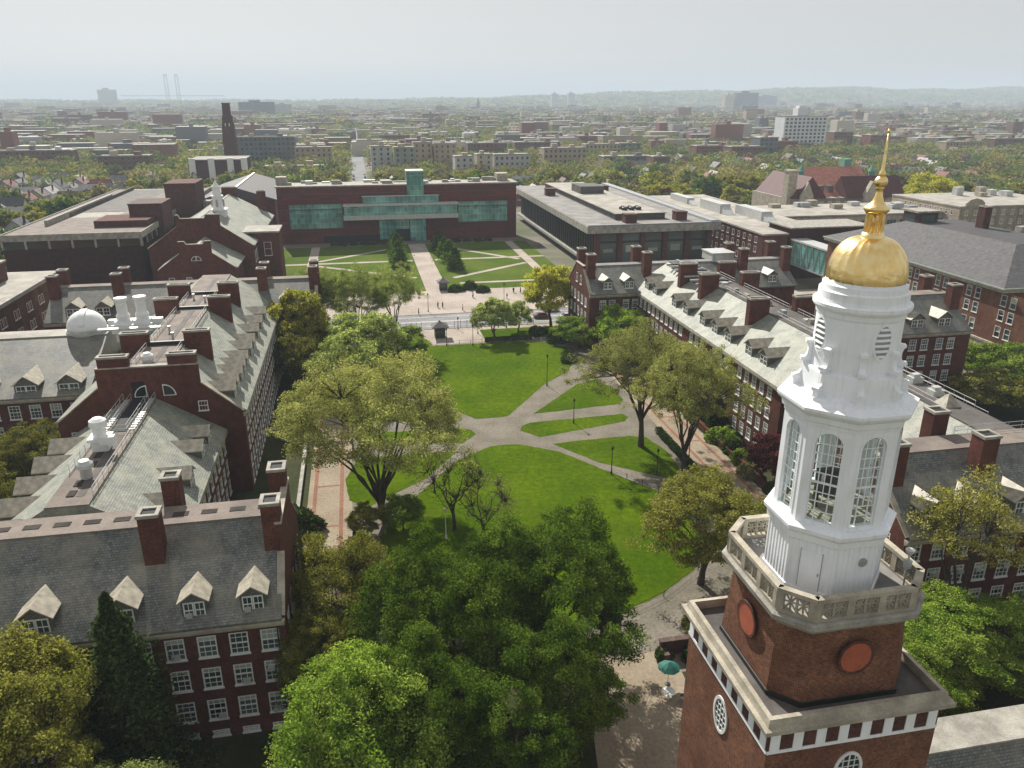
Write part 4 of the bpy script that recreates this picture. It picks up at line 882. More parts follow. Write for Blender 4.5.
for u0, u1, v0, v1, h in ((131, 135, 272, 290, 3.4), (137, 141, 252, 272, 3.2), (130, 133, 300, 318, 2.4)): T.part('air_duct', MB().box(u0, u1, v0, v1, 14.6, 14.6+h).prismx([(v0-5, 14.7), (v0, 14.7), (v0, 14.6+h*.8)], u0+.3, u1-.3), GALV)
finish_windows(T, 45)
T = Thing('campus_hall', 'tan stone school annex with flat white roof and dark window bands', 'building', 190, 290)
core(T, 150.6, 232, 268, 298, 13, STONE); T.part('flat_roof', MB().box(150.4, 232.2, 267.8, 298.2, 13, 13.5), TANL)
for i in range(14): 
    u = 155+i*5.4; T.part('window', MB().box(u, u+1.1, 268.2, 268.32, 8.6, 11).box(u+1.3, u+2.4, 268.2, 268.32, 8.6, 11).box(u+2.6, u+3.7, 268.2, 268.32, 8.6, 11), GLASS)
for i in range(10): u = rr.uniform(155, 228); v = rr.uniform(274, 295); T.part('roof_unit', MB().box(u-2, u+2, v-1.5, v+1.5, 13.5, 14.5+rr.random()*1.5), [GALV, STONE, METAL][i % 3])
T = Thing('flat_brick_block', 'brown brick block with pale flat roof at the left edge, before the science building', 'building', -80, 190)
core(T, -110, -72.3, 150, 206, 14.9, TBRICK); wall(T, (-72.6, 150), '+u', 56, 0, 14.7, TBRICK, [(x+d, z, 1.2, 2) for x in (6, 13, 20, 27, 34, 41, 48) for d in (0, 1.7) for z in (10.6, 6.6)], fine=False)
T.part('flat_roof', MB().box(-110, -72.2, 150, 206.3, 14.75, 15.2), TANL); T.part('parapet', MB().box(-73, -72.1, 150, 206.4, 15.2, 15.6), STONE2)
T.part('penthouse', MB().box(-100, -81, 180, 198, 15.2, 19.3), DBRICK); T.part('penthouse_roof', MB().box(-100.3, -80.7, 179.7, 198.3, 19.3, 19.7), STONE2)
for i in range(6): T.part('roof_pipe', MB().box(-88+i*1.2, -87.4+i*1.2, 160+i*3, 166+i*3, 15.2, 16.1), METAL)
finish_windows(T)

# red roofed stone school beyond the campus
RED = coursed('red_tile', (.5, .22, .17), (.42, .18, .14), (.2, .07, .06), .4, .3, .02, rough=.7); RED2 = coursed('dark_red_tile', (.1, .028, .03), (.075, .022, .025), (.06, .02, .02), .4, .3, .02, rough=.7)
COPPER = plain('green_copper', (.12, .3, .23), .15, 1, .6)
T = Thing('gothic_school', 'pale stone gothic school with red tiled roofs and green copper turrets', 'building', 206, 325)
core(T, 181.7, 236.3, 311.7, 346, 14.2, STONE)
wall(T, (182, 312), '-v', 54, 0, 14, STONE, grid(3, 4, 13, [2.6, 6.4, 10.2], 2.0, 2.3), fine=False)
T.part('main_roof', MB().prismx([(316, 14), (346, 14), (331, 25.5)], 196, 226), RED)
T.part('wing_roof', MB().prism([(183, 14), (199, 14), (191, 23)], 311.6, 345), RED2); T.part('wing_roof', MB().prismx([(310.8, 13.8), (324, 13.8), (317.5, 22.5)], 208, 236.5), RED2)
T.part('cross_gable', MB().prism([(186, 0), (192, 0), (192, 15), (189, 21), (186, 15)], 310.4, 312), STONE); T.part('cross_gable', MB().prism([(216, 0), (222, 0), (222, 15), (219, 21), (216, 15)], 309.6, 312), STONE)
T.part('stone_tower', MB().box(181.5, 185.5, 314, 318, 0, 25).box(181.2, 185.8, 313.7, 318.3, 25, 25.7), STONE)
for u, v, z in ((194, 326, 20), (226, 322, 20)): T.part('copper_turret', MB().lathe([(z, 1.2), (z+3.6, 1.2), (z+3.8, 1.6), (z+7, .1)], 8, (u, v)), COPPER)
T.part('copper_dormer', MB().box(218, 221.6, 331, 335, 23, 28.6), COPPER)
for u in (199, 203.5): T.part('roof_dormer', MB().box(u, u+2.2, 318, 324, 15, 18.5), DKROOF)
finish_windows(T, 48)
T = Thing('tan_apartment_house', 'tan brick apartment house with white flat roof and curved corner beyond the hipped roof', 'apartments', 240, 265)
core(T, 222, 275, 259.7, 300, 16, STONE)
TANB = coursed('tan_brick', (.4, .34, .25), (.34, .28, .2), (.36, .32, .26), .25, .08, .01)
wall(T, (222, 300), '-u', 40, 0, 16, TANB, grid(3, 3, 12, [2.5, 6, 9.5, 13], 1.3, 1.9), fine=False); wall(T, (222, 260), '-v', 53, 0, 16, TANB, grid(3, 4, 12, [2.5, 6, 9.5, 13], 1.3, 1.9), fine=False)
T.part('flat_roof', MB().box(221.8, 275, 259.8, 300, 16, 16.5), TANL); T.part('parapet', MB().prism([(224+x, 16.4+z) for x, z in ((0, 0), (8, 0), (8, 1.2), (6.5, 2.4), (4, 3), (1.5, 2.4), (0, 1.2))], 259.6, 260.1), TANB)
for i in range(7): u = rr.uniform(226, 270); v = rr.uniform(264, 296); T.part('roof_unit', MB().box(u-1.5, u+1.5, v-1.5, v+1.5, 16.5, 18+rr.random()*2), [GALV, STONE][i % 2])
finish_windows(T, 90)
T = Thing('red_shed_building', 'maroon block with dark grey pitched roof left of the glass fronted building', 'building', -44, 350)
T.part('wall', MB().box(-62, -33, 335, 400, 0, 16), MAROON); T.part('roof', MB().prism([(-63, 16), (-32, 16), (-47.5, 21)], 334.5, 401), SHINGLE); T.part('ridge_cap', MB().box(-47.9, -47.1, 334.4, 401.1, 20.95, 21.25), GALV)
T = Thing('hospital_block', 'brick hospital block with tall white stair shafts at the foot of the brick smokestack', 'building', -81, 520)
T.part('wall', MB().box(-98, -66, 515, 545, 0, 19), DBRICK); T.part('roof', MB().box(-98.3, -65.7, 514.7, 545.3, 19, 19.6), GREYROOF)
for u in (-98, -87, -76, -68): T.part('white_shaft', MB().box(u, u+3.6, 513.6, 515, 8 if u in (-98, -68) else 4, 20.4), WHITE2)
T = Thing('smokestack', 'tall dark brick smokestack tower rising left of the quad skyline', 'smokestack', -85, 600)
T.part('shaft', MB().loft([[(-85+x*r*.74, 600+y*r*.74, z) for x, y in ((-1, -1), (1, -1), (1, 1), (-1, 1))] for z, r in ((0, 6), (28, 5.6), (38, 4.9), (38.2, 4.4), (43, 4.2), (43.2, 3.4), (50.5, 3.2))]), DBRICK)
T.part('shaft_window', MB().box(-86.6, -86.0, 596.0, 596.9, 36, 38).box(-84.0, -83.4, 596.0, 596.9, 36, 38), WHITE2); T.part('shaft_cap', MB().loft([[(-85+x*r*.74, 600+y*r*.74, z) for x, y in ((-1, -1), (1, -1), (1, 1), (-1, 1))] for z, r in ((50.5, 3.5), (51.3, 3.5))]), DKROOF)

# ------------------------------------------------------------------ trees
def np_quads(name, P, mats, tint=None):
    """P: (n, 4, 3) quads"""
    n = len(P); me = bpy.data.meshes.new(name)
    me.vertices.add(n*4); me.loops.add(n*4); me.polygons.add(n)
    me.vertices.foreach_set('co', P.astype(np.float32).ravel()); me.loops.foreach_set('vertex_index', np.arange(n*4, dtype=np.int32))
    me.polygons.foreach_set('loop_start', np.arange(0, n*4, 4, dtype=np.int32)); me.polygons.foreach_set('loop_total', np.full(n, 4, dtype=np.int32))
    if tint is not None:
        at = me.attributes.new('tint', 'FLOAT_COLOR', 'FACE'); at.data.foreach_set('color', np.c_[tint, np.ones(len(tint))].astype(np.float32).ravel())
    for m in mats: me.materials.append(m)
    me.update(calc_edges=True); return me
def unit(a): return a/np.maximum(1e-6, np.linalg.norm(a, axis=-1, keepdims=True))
def leaf_quads(C, size, rg, out=None, up=.5):
    n = len(C); nr = rg.normal(size=(n, 3)); nr[:, 2] += up
    if out is not None: nr += out*.6
    nr = unit(nr); t = unit(np.cross(nr, rg.normal(size=(n, 3)))); b = np.cross(nr, t)
    s = size*rg.uniform(.6, 1.35, (n, 1)); t = t*s; b = b*s*.62
    return np.stack([C-t, C-b*.9+t*.1, C+t, C+b*.9+t*.1], 1)
def tree_mesh(name, seed, H, Rr, trunk_h, trunk_r, nclump, nleaf, size, clump_r, leafmat, nlimb=7, low=-.35, fork=.3, inner=.55, flat=1.0):
    rg = np.random.default_rng(seed)
    hc = trunk_h+(H-trunk_h)*.45; hz = H-hc
    # clump centres in an uneven crown shell
    d = unit(rg.normal(size=(nclump*3, 3))); d = d[d[:, 2] > low][:nclump]; n = len(d)
    az = np.arctan2(d[:, 1], d[:, 0]); ph = rg.uniform(0, 6.28, 4)
    lump = 1+.15*np.sin(3*az+ph[0])+.12*np.sin(5*az+ph[1]+d[:, 2]*4)+.1*np.sin(7*d[:, 2]+ph[2]+2*az)
    rad = (inner+(1-inner)*rg.uniform(0, 1, n)**.55)*lump
    C = np.c_[d[:, 0]*Rr*rad, d[:, 1]*Rr*rad, hc+d[:, 2]*hz*rad*flat]
    tk = MB(); lean = rg.normal(size=2)*.25
    tk.tube([(0, 0, -.15), (lean[0]*.3, lean[1]*.3, trunk_h*.5), (lean[0], lean[1], trunk_h)], [trunk_r*1.35, trunk_r, trunk_r*.82], 9)
    limbs = []
    for k in range(nlimb):
        a = 2*math.pi*(k+rg.uniform(-.3, .3))/nlimb; ex = rg.uniform(.35, .8); z1 = hc+hz*rg.uniform(.1, .75)*(1.15-ex)
        p0 = np.array([lean[0], lean[1], trunk_h*rg.uniform(1-fork, 1)]); p3 = np.array([math.cos(a)*Rr*ex, math.sin(a)*Rr*ex, z1])
        p1 = p0+np.array([math.cos(a)*Rr*.12, math.sin(a)*Rr*.12, (z1-p0[2])*.42]); p2 = p0*.35+p3*.65+np.array([rg.normal()*.4, rg.normal()*.4, (z1-p0[2])*.12])
        ts = np.linspace(0, 1, 7)[:, None]
        pts = (1-ts)**3*p0+3*(1-ts)**2*ts*p1+3*(1-ts)*ts**2*p2+ts**3*p3
        pts[1:-1] += rg.normal(size=(5, 3))*.22
        limbs.append(pts); r0 = trunk_r*rg.uniform(.42, .62)
        tk.tube(pts, [r0*(1-.8*t) for t in np.linspace(0, 1, 7)], 6)
    LP = np.concatenate([l[2:] for l in limbs])
    for c in C[::max(1, len(C)//160)]:
        j = np.argmin(((LP-c)**2).sum(1)+np.maximum(0, LP[:, 2]-c[2])**2*2); p = LP[j]; m_ = (p+c)/2+rg.normal(size=3)*.3+np.array([0, 0, .25])
        tk.tube([p, m_, c], [trunk_r*.16, trunk_r*.1, trunk_r*.04], 4)
    cnt = rg.poisson(nleaf, n); idx = np.repeat(np.arange(n), cnt)
    rr_ = clump_r*rg.uniform(.65, 1.35, n)
    off = unit(rg.normal(size=(len(idx), 3)))*(rg.uniform(0, 1, (len(idx), 1))**.5)*rr_[idx][:, None]*np.array([1.15, 1.15, .7])
    P = C[idx]+off
    out = unit(P-np.array([0, 0, hc]))
    return np_quads(name, leaf_quads(P, size, rg, out), [leafmat]), tk.mesh('trunk', BARK)
def conifer_mesh(name, seed, H, Rr, n, size, leafmat, base=.8, power=.85):
    rg = np.random.default_rng(seed); t = rg.uniform(0, 1, n)**1.35
    prof = (1-t)**power*(.78+.22*np.sin(t*46)); a = rg.uniform(0, 6.283, n); bump = 1+.2*np.sin(3*a+t*9)+.16*np.sin(7*a-t*23)+rg.exponential(.2, n)
    r = Rr*prof*bump*rg.uniform(.35, 1, n)**.5
    P = np.c_[r*np.cos(a), r*np.sin(a), base+t*(H-base)-r*.22]
    out = unit(np.c_[np.cos(a), np.sin(a), np.full(n, .2)])
    tk = MB().tube([(0, 0, -.1), (0, 0, H*.5), (0, 0, H*.97)], [Rr*.07, Rr*.045, .02], 7)
    for k in range(14):
        z = base+.5+(H-base)*k/16; q = k*2.4; rr_ = Rr*(1-k/16)*.7; tk.tube([(0, 0, z), (rr_*math.cos(q), rr_*math.sin(q), z-.2)], [.06, .02], 4)
    return np_quads(name, leaf_quads(P, size, rg, out, .2), [leafmat]), tk.mesh('trunk', BARK)
def plant(kind, meshes, u, v, label, cat='tree', mat=None, s=(1, 1), rz=0, group=None, z=0):
    r = link(kind, None, None, W(u, v, z), rz); r.scale = (s[0], s[0], s[1]); tag(r, label, cat, group)
    c = link('crown', meshes[0], r)
    if mat: c.material_slots[0].link = 'OBJECT'; c.material_slots[0].material = mat
    if meshes[1]: link('trunk', meshes[1], r)
    return r
ELM = [tree_mesh('crown', 11, 23, 11.6, 2.0, .46, 760, 150, .115, .95, L_ELM, 15, .02, .9, .66, .78), tree_mesh('crown', 12, 22, 10.5, 5.5, .42, 560, 120, .115, .85, L_ELM, 9, -.05, .6, .58, .85)]
MAP = [tree_mesh('crown', 21, 19, 9, 5, .45, 760, 230, .115, .85, L_MAPLE, 8, -.5, .4, .55), tree_mesh('crown', 22, 20, 8.6, 5, .45, 740, 230, .115, .85, L_MAPLE, 8, -.5, .4, .55)]
OLV = tree_mesh('crown', 31, 13.5, 6.6, 3.5, .32, 420, 170, .11, .8, L_OLIVE, 7, -.35, .5, .45)
LGT = tree_mesh('crown', 32, 15, 6.6, 4, .35, 480, 240, .115, .8, L_LIGHT, 7, -.5, .4, .55)
MID = tree_mesh('crown', 33, 12, 6, 2.6, .28, 220, 130, .2, .95, L_PALE, 6, -.4, .4, .5)
BAR = tree_mesh('crown', 34, 12, 5.5, 3, .24, 240, 4, .12, .8, L_BARE, 7, -.2, .5, .3)
SPA = tree_mesh('crown', 35, 20, 4.6, 8.5, .3, 190, 60, .12, .8, L_PALE, 7, -.05, .75, .5)
CON = conifer_mesh('crown', 41, 18, 3.4, 42000, .15, L_CONIFER, power=.75); CWQ = conifer_mesh('crown', 42, 7, 2.5, 6000, .3, L_MAPLE, .5, .4)
def shrub_mesh(name, seed, Rr, H, n, size, mat):
    rg = np.random.default_rng(seed); d = unit(rg.normal(size=(n, 3))); d[:, 2] = abs(d[:, 2]); az = np.arctan2(d[:, 1], d[:, 0])
    r = rg.uniform(.5, 1, n)**.4*(1+.15*np.sin(3*az+seed)+.12*np.sin(5*az+d[:, 2]*5))
    return np_quads(name, leaf_quads(np.c_[d[:, 0]*Rr*r, d[:, 1]*Rr*r, .1+d[:, 2]*H*r], size, rg, d), [mat])
SHR = [(shrub_mesh('foliage', 51, 1.5, 1.7, 2600, .16, L_HEDGE), None), (shrub_mesh('foliage', 52, 1.9, 1.5, 2600, .17, L_HEDGE), None)]

plant('elm_tree', ELM[0], .6, 98, 'huge spreading pale green elm with many dark limbs beside the left brick walkway', s=(1.08, 1.06), rz=.4)
plant('elm_tree', ELM[1], 44, 113, 'tall vase shaped elm left of its twin at the right hand brick walkway', s=(1.02, .95), rz=1.2)
plant('elm_tree', ELM[1], 46, 100, 'forked elm standing nearest the right hall with bare lower limbs', s=(.78, 1.02), rz=3.4)
plant('elm_tree', ELM[0], -2, 178, 'airy pale elm beside the avenue left of the gate plaza', s=(.72, .88), rz=2.2, mat=L_PALE)
plant('elm_tree', ELM[1], 6.5, 177, 'thin leaning elm whose bare stems show just left of the gate plaza', s=(.62, .9), rz=.3, mat=L_PALE)
plant('elm_tree', ELM[1], -11.5, 182, 'airy elm growing by the gable of the far left wing', s=(.66, .86), rz=4.1, mat=L_PALE)
plant('shade_tree', MID, -1, 158, 'bushy fresh green tree behind the huge elm', s=(1.25, 1.1), mat=L_PALE, rz=1)
plant('shade_tree', MID, 8, 160, 'low green tree at the corner of the upper lawn', s=(.85, .75), mat=L_LIGHT, rz=2)
plant('shade_tree', MID, -5, 144, 'pale green tree between the huge elm and the left hall', s=(1.0, 1.0), mat=L_PALE, rz=3)
plant('shade_tree', MID, -14, 163, 'golden yellow green tree in the corner between the left hall wings', s=(1.1, 1.45), mat=L_YELLOW, rz=.5)
plant('shade_tree', MID, -13, 151, 'olive green tree below the golden tree against the left hall', s=(.8, .95), mat=L_OLIVE, rz=4)
plant('shade_tree', MID, 30.6, 179.5, 'small round young tree on the grass by the gate plaza', s=(.82, .8), mat=L_PALE, rz=.2)
plant('shade_tree', MID, 37.3, 184, 'smaller slim young tree just right of the round one by the avenue', s=(.55, .62), mat=L_PALE, rz=2.2)
plant('shade_tree', MID, 46.5, 187, 'yellow green street tree in front of the right wing gable', s=(1.15, 1.3), mat=L_YELLOW, rz=5)
plant('shade_tree', MID, 48.6, 168, 'dense dark green tree against the right wing gable corner', s=(.9, .62), mat=L_LIGHT, rz=1.3)
plant('shade_tree', MID, 56, 160, 'green tree in front of the dormered right wing wall', s=(.95, .95), mat=L_LIGHT, rz=3.3)
plant('shade_tree', MID, 58, 140, 'light green tree at the entrance of the right hall', s=(.7, .85), mat=L_PALE, rz=2.1)
plant('maple_tree', MAP[0], 15.2, 61, 'great dark green maple filling the lower middle of the view', s=(.97, .93), rz=.6)
plant('maple_tree', MAP[1], 6.5, 57.5, 'dark green maple merging with the left side of the great maple', s=(.95, .9), rz=2)
plant('maple_tree', MAP[0], 10.8, 49.5, 'nearest dark green maple in front of the great maple', s=(.78, .8), rz=4)
plant('maple_tree', MAP[1], 2.5, 48.5, 'shaded dark green maple between the light green tree and the nearest maple', s=(.72, .78), rz=5)
plant('linden_tree', LGT, -2.2, 47.5, 'bright light green tree left of the maples near the bottom edge', s=(1.0, 1.02), rz=1)
plant('linden_tree', OLV, -4.4, 68.5, 'olive brown budding tree at the end of the front hall wing', s=(.95, 1.0), rz=.3)
plant('linden_tree', OLV, -6.5, 60, 'thin olive tree brushing the end wall of the front hall wing', s=(.55, .85), rz=2.3)
plant('bare_tree', BAR, 10, 92, 'leafless budding tree at the lawn edge above the maples', s=(1.0, 1.0), rz=0)
plant('bare_tree', BAR, 13.5, 88, 'second leafless tree leaning over the big lawn', s=(1.0, .85), rz=2)
plant('conifer_tree', CON, -21.2, 56.0, 'tall dark conifer in front of the front wing wall', s=(1.25, 1.06))
plant('linden_tree', LGT, -29, 51.5, 'yellow green tree in the bottom left corner', s=(1.1, 1.12), rz=2.7, mat=L_OLIVE)
plant('linden_tree', LGT, -36.5, 54.5, 'green tree at the left edge below the front wing dormers', s=(.9, .98), rz=.7)
plant('linden_tree', LGT, -20.5, 43.5, 'yellow green tree top at the bottom edge beside the dark conifer', s=(.85, .74), rz=4.4, mat=L_PALE)
plant('shade_tree', OLV, 37.5, 74, 'rounded olive green tree left of the bell tower', s=(1.1, 1.0), rz=1.5)
plant('shade_tree', MID, 60, 97, 'deep purple leaved tree beside the right hall end gable', s=(.72, .62), mat=L_PURPLE, rz=.9)
plant('conifer_tree', CON, 59.4, 117, 'small dark conifer at the foot of the right hall', s=(.7, .36))
plant('linden_tree', LGT, 54, 52, 'bright green tree right of the bell tower', s=(.95, .68), rz=3)
plant('linden_tree', LGT, 61.5, 51, 'bright green tree at the right edge beside the tower', s=(.8, .6), rz=5)
plant('linden_tree', LGT, 46, 49, 'green tree partly hidden behind the tower brickwork', s=(.75, .58), rz=1.2)
plant('street_tree', SPA, 57.5, 57.8, 'thin yellow budding tree before the wing right of the belfry', s=(1.0, 1.0), rz=1, mat=L_BUD)
plant('street_tree', SPA, 68, 54.8, 'thin yellow budding tree at the right edge of the view', s=(.75, .84), rz=3, mat=L_BUD)
plant('shade_tree', OLV, -47, 111, 'wide olive tree in the court left of the connecting wing', s=(1.05, .82), rz=2)
plant('shade_tree', OLV, -56, 104, 'olive tree at the left edge of the court', s=(1.1, .9), rz=4)
plant('shade_tree', OLV, -48, 96, 'shaded olive tree deep in the left court', s=(.9, .72), rz=1)
plant('shade_tree', MID, 124, 126, 'leafy green tree in front of the stone based school', s=(1.2, .75), mat=L_LIGHT, rz=1)
plant('shade_tree', MID, 113, 116, 'green tree with white blossom beside the pale school base', s=(1.0, .62), mat=L_OLIVE, rz=2)
plant('shade_tree', MID, 120, 108, 'green tree behind the sunlit roof right of the tower', s=(1.1, .68), mat=L_OLIVE, rz=3)
plant('shade_tree', MID, 262, 327, 'large round yellow green tree beside the gold finial', s=(1.9, 1.8), mat=L_YELLOW, rz=3)
for i, (u, v) in enumerate([(12.8, 267), (12.9, 278), (13, 290), (13.1, 301), (31, 261), (30.6, 273), (30.2, 285), (29.8, 298)]):
    side = 'left' if i < 4 else 'right'; o_ = ['nearest', 'second', 'third', 'farthest'][i % 4]
    plant('clipped_tree', CWQ, u, v, f'{o_} dense conical tree in the row {side} of the west path', s=(1.1, 1.0+.08*(i % 3)), rz=i, group='conical trees along the west path')
hs = [(57.5, 93, 1, 'dark shrub'), (58.5, 104, 1.3, 'dark green shrub'), (58, 108, 1.2, 'clipped shrub'), (58.6, 112, 1.5, 'dense shrub'), (57.6, 122, 1.3, 'low shrub'), (58, 128, 1.2, 'rounded shrub')]
for i, (u, v, q, nm) in enumerate(hs): plant('shrub', SHR[i % 2], u, v, f'{nm} {["nearest to the purple tree", "behind the purple tree", "third from the purple tree", "beside the small conifer", "beyond the small conifer", "below the hall entrance"][i]}', 'shrub', s=(q, q), rz=i, group='shrubs along the right hall', mat=L_LIGHT if i % 2 else None)
plant('shrub', SHR[0], 56.8, 99.5, 'pale flowering shrub beside the purple tree', 'shrub', s=(1.2, 1), mat=L_BARE)
plant('shrub', SHR[1], 43.6, 158.5, 'single dark clipped bush on the corner of the upper lawn', 'shrub', s=(1, .9))
plant('shrub', SHR[1], 41.5, 181, 'round bush by the curved path near the avenue', 'shrub', s=(1.2, 1.1)); plant('shrub', SHR[0], 47, 178, 'dark shrub mass under the yellow street tree', 'shrub', s=(1.6, 1.2)); plant('shrub', SHR[1], 45, 174, 'dark shrub at the far lawn corner', 'shrub', s=(1.5, 1))
plant('shrub', SHR[0], 31.6, 60.6, 'dark shrub between low brick wall and the bell tower', 'shrub', s=(1.15, 1.3)); plant('shrub', SHR[1], 28.2, 62.2, 'small clipped bush on the terrace steps', 'shrub', s=(.5, .8))
plant('shrub', SHR[1], 34, 66, 'low spreading shrub along the curved path by the tower', 'shrub', s=(1.1, .6), mat=L_OLIVE)
plant('shrub', SHR[0], -11.2, 128, 'dark shrub against the left hall wall', 'shrub', s=(1.4, 1.3)); plant('shrub', SHR[1], -10.9, 96, 'dark evergreen bush beside the left walkway', 'shrub', s=(1.7, 1.9)); plant('shrub', SHR[0], -9.8, 86, 'low bush at the front wing end wall', 'shrub', s=(1.1, 1.2))
plant('shrub', SHR[0], -12, 146, 'purple shrub below the golden tree', 'shrub', s=(1.6, 1.4), mat=L_PURPLE); plant('shrub', SHR[1], 71, 58.2, 'magenta flowering shrub at the right edge', 'shrub', s=(1, .9), mat=L_PURPLE)
plant('shrub', SHR[1], 27.3, 229.5, 'dark dome shaped bush beside the far kiosk', 'shrub', s=(1.3, 1.2)); plant('shrub', SHR[0], 32, 231.5, 'second dark bush beside the far kiosk', 'shrub', s=(1.5, 1.3)); plant('shrub', SHR[1], 35, 227, 'leaning dark bush on the avenue edge of the west lawn', 'shrub', s=(1.1, 1.2))
for i, u in enumerate((-10, -6.5, -2.5, 2, 5.5, 9, 13, 30, 34, 38, 42.5, 47, 51)):
    plant('shrub', SHR[i % 2], u, 314.5, 'low dark shrub in the planting row in front of the glass fronted building', 'shrub', s=(1.1, .8), rz=i, group='planting row along the glass fronted building')
plant('shade_tree', MID, 3.2, 93.5, 'low fresh green sapling at the foot of the huge elm', s=(.42, .42), mat=L_LIGHT, rz=1)
plant('shade_tree', MID, -1.6, 93, 'second low sapling at the foot of the huge elm by the walkway', s=(.4, .36), mat=L_OLIVE, rz=3)
# hedges
def hedge(u0, u1, v0, v1, h, n, label, seed):
    rg = np.random.default_rng(seed); P = np.c_[rg.uniform(u0, u1, n), rg.uniform(v0, v1, n), rg.uniform(.05, h, n)]
    k = rg.integers(0, 3, n); P[k == 0, 2] = h*rg.uniform(.92, 1.05, (k == 0).sum()); e = k == 1; P[e, 0] = np.where(rg.random(e.sum()) < .5, u0, u1)+rg.normal(size=e.sum())*.06
    c = np.array([(u0+u1)/2, (v0+v1)/2, 0]); me = np_quads('hedge', leaf_quads(P-c, .14, rg), [L_HEDGE]); o = link('hedge', me, None, W(c[0], c[1]), PH); tag(o, label, 'hedge')
hedge(-3.4, -2.5, 68, 94, 1.0, 9000, 'dark clipped hedge along the lawn side of the left walkway', 1)
hedge(48.4, 49.4, 88, 118, 1.0, 9000, 'dark clipped hedge along the lawn side of the right walkway', 2)
hedge(28, 39, 176.2, 177.4, .9, 5000, 'low grey green hedge beside the upper lawn near the avenue', 3)

# ------------------------------------------------------------------ walls, fences, lamps, kiosks
def single(name, mb, mat, u, v, label, cat, rz=PH, group=None):
    return tag(mb.build(name, mat, None, W(u, v), rz), label, cat, group)
single('garden_wall', MB().box(-.25, .25, -17, 17, 0, 1.0).box(-.32, .32, -17.1, 17.1, 1.0, 1.12), BRICK, 57, 110, 'low brick garden wall between the right walkway and its shrubs', 'wall')
single('garden_wall', MB().box(-2, 2.2, -.25, .25, 0, 1.7).box(-2.1, 2.3, -.33, .33, 1.7, 1.86).box(-2.1, -1.5, -1.6, -.25, 0, 1.2), DBRICK, 30, 62.9, 'short dark brick terrace wall with a pale cap left of the bell tower', 'wall')
single('garden_wall', MB().box(-.2, .2, -20, 20, 0, .7).box(-.27, .27, -20, 20, .7, .82), STONE2, -11.1, 118, 'low stone kerb wall between the left walkway and the left hall', 'wall')
def fence(pts, label, h=.85, gap=2.6):
    t = Thing('lawn_fence', label, 'fence', pts[0][0], pts[0][1]); rail = MB()
    for a, b in zip(pts, pts[1:]):
        L = math.hypot(b[0]-a[0], b[1]-a[1]); n = max(1, int(L/gap))
        for i in range(n):
            q = i/n; x, y = a[0]+(b[0]-a[0])*q, a[1]+(b[1]-a[1])*q
            t.part('post', MB().tube([(x, y, 0), (x, y, h)], .05, 5), DKMETAL)
        rail.tube([(a[0], a[1], h*.8), (b[0], b[1], h*.8)], .02, 4); rail.tube([(a[0], a[1], h*.4), (b[0], b[1], h*.4)], .02, 4)
    t.part('rail', rail, DKMETAL)
up2 = both(up); i0 = up.index((45.2, 160)); fence([(45.6, 160), (46.4, 168), (43.2, 173.4), (35, 175.8), (8, 175.8), (0, 173.4)], 'thin black post fence around the far curve of the upper lawn', 1.1)
fence([(22, 69.6), (27, 70.1), (32.2, 72.4), (38.4, 76.8), (43, 85)], 'thin black post fence around the near curve of the big lawn', .9, 4)
fence([(36.2, 104.6), (42.6, 94.6)], 'thin black post fence beside the path at the right end of the big lawn', .9, 2.4)
fence([(34, 231.3), (64, 231.3)], 'black railing between the avenue and the right half of the west lawn', 1.2, 3)
fence([(-30, 231.3), (16, 231.3)], 'black railing between the avenue and the left half of the west lawn', 1.2, 3)
fence([(6, 189.2), (15, 189.2)], 'black gate railing left of the near kiosk', 2.2, 1.2); fence([(22, 189.2), (44, 189.2)], 'black gate railing right of the near kiosk', 2.2, 1.5)
def lamp(u, v, label, h=4.4, mat=DKMETAL):
    t = Thing('lamp_post', label, 'lamp post', u, v)
    t.part('pole', MB().lathe([(0, .16), (.5, .14), (.6, .08), (h-.5, .055), (h-.45, .1)], 8, (u, v)), mat)
    l = t.part('lamp_head', MB().lathe([(h-.45, .12), (h-.1, .22), (h, .24), (h+.12, .1), (h+.25, .03)], 8, (u, v)), mat)
    t.part('lamp_globe', MB().lathe([(h-.4, .13), (h-.12, .205)], 8, (u, v)), WHITE2, l)
for u, v, h, w in [(18.4, 175.2, 4.2, 'at the far edge of the upper lawn before the kiosk'), (24.5, 174.2, 5, 'at the far edge of the upper lawn, right of the kiosk'), (35.3, 144.4, 6.5, 'standing tall at the diagonal right edge of the upper lawn'),
                   (35.5, 124.6, 4.6, 'on the small island lawn right of the path crossing'), (35.9, 103.9, 4.6, 'beside the path at the right end of the big lawn'), (8.4, 103.2, 4.2, 'beside the lower left path under the huge elm'),
                   (50.1, 107.2, 4.2, 'beside the right brick walkway'), (22.8, 188.6, 3, 'by the gate behind the near kiosk'), (35, 187.5, 4.6, 'by the avenue behind the round young tree'), (27.1, 183.6, 7, 'by the gate plaza right of the near kiosk'),
                   (17, 207, 5, 'on the avenue pavement left of the crossing'), (38, 207, 7, 'on the far avenue pavement'), (43, 103, 4, 'at the fork of path beside the right elms')]:
    lamp(u, v, 'black lamp post '+w, h)
lamp(8.6, 90, 'white topped lamp post rising out of the maples by the big lawn', 4.6, WHITE2)
lamp(53, 84, 'white topped lamp post below the purple tree', 4.4, WHITE2)
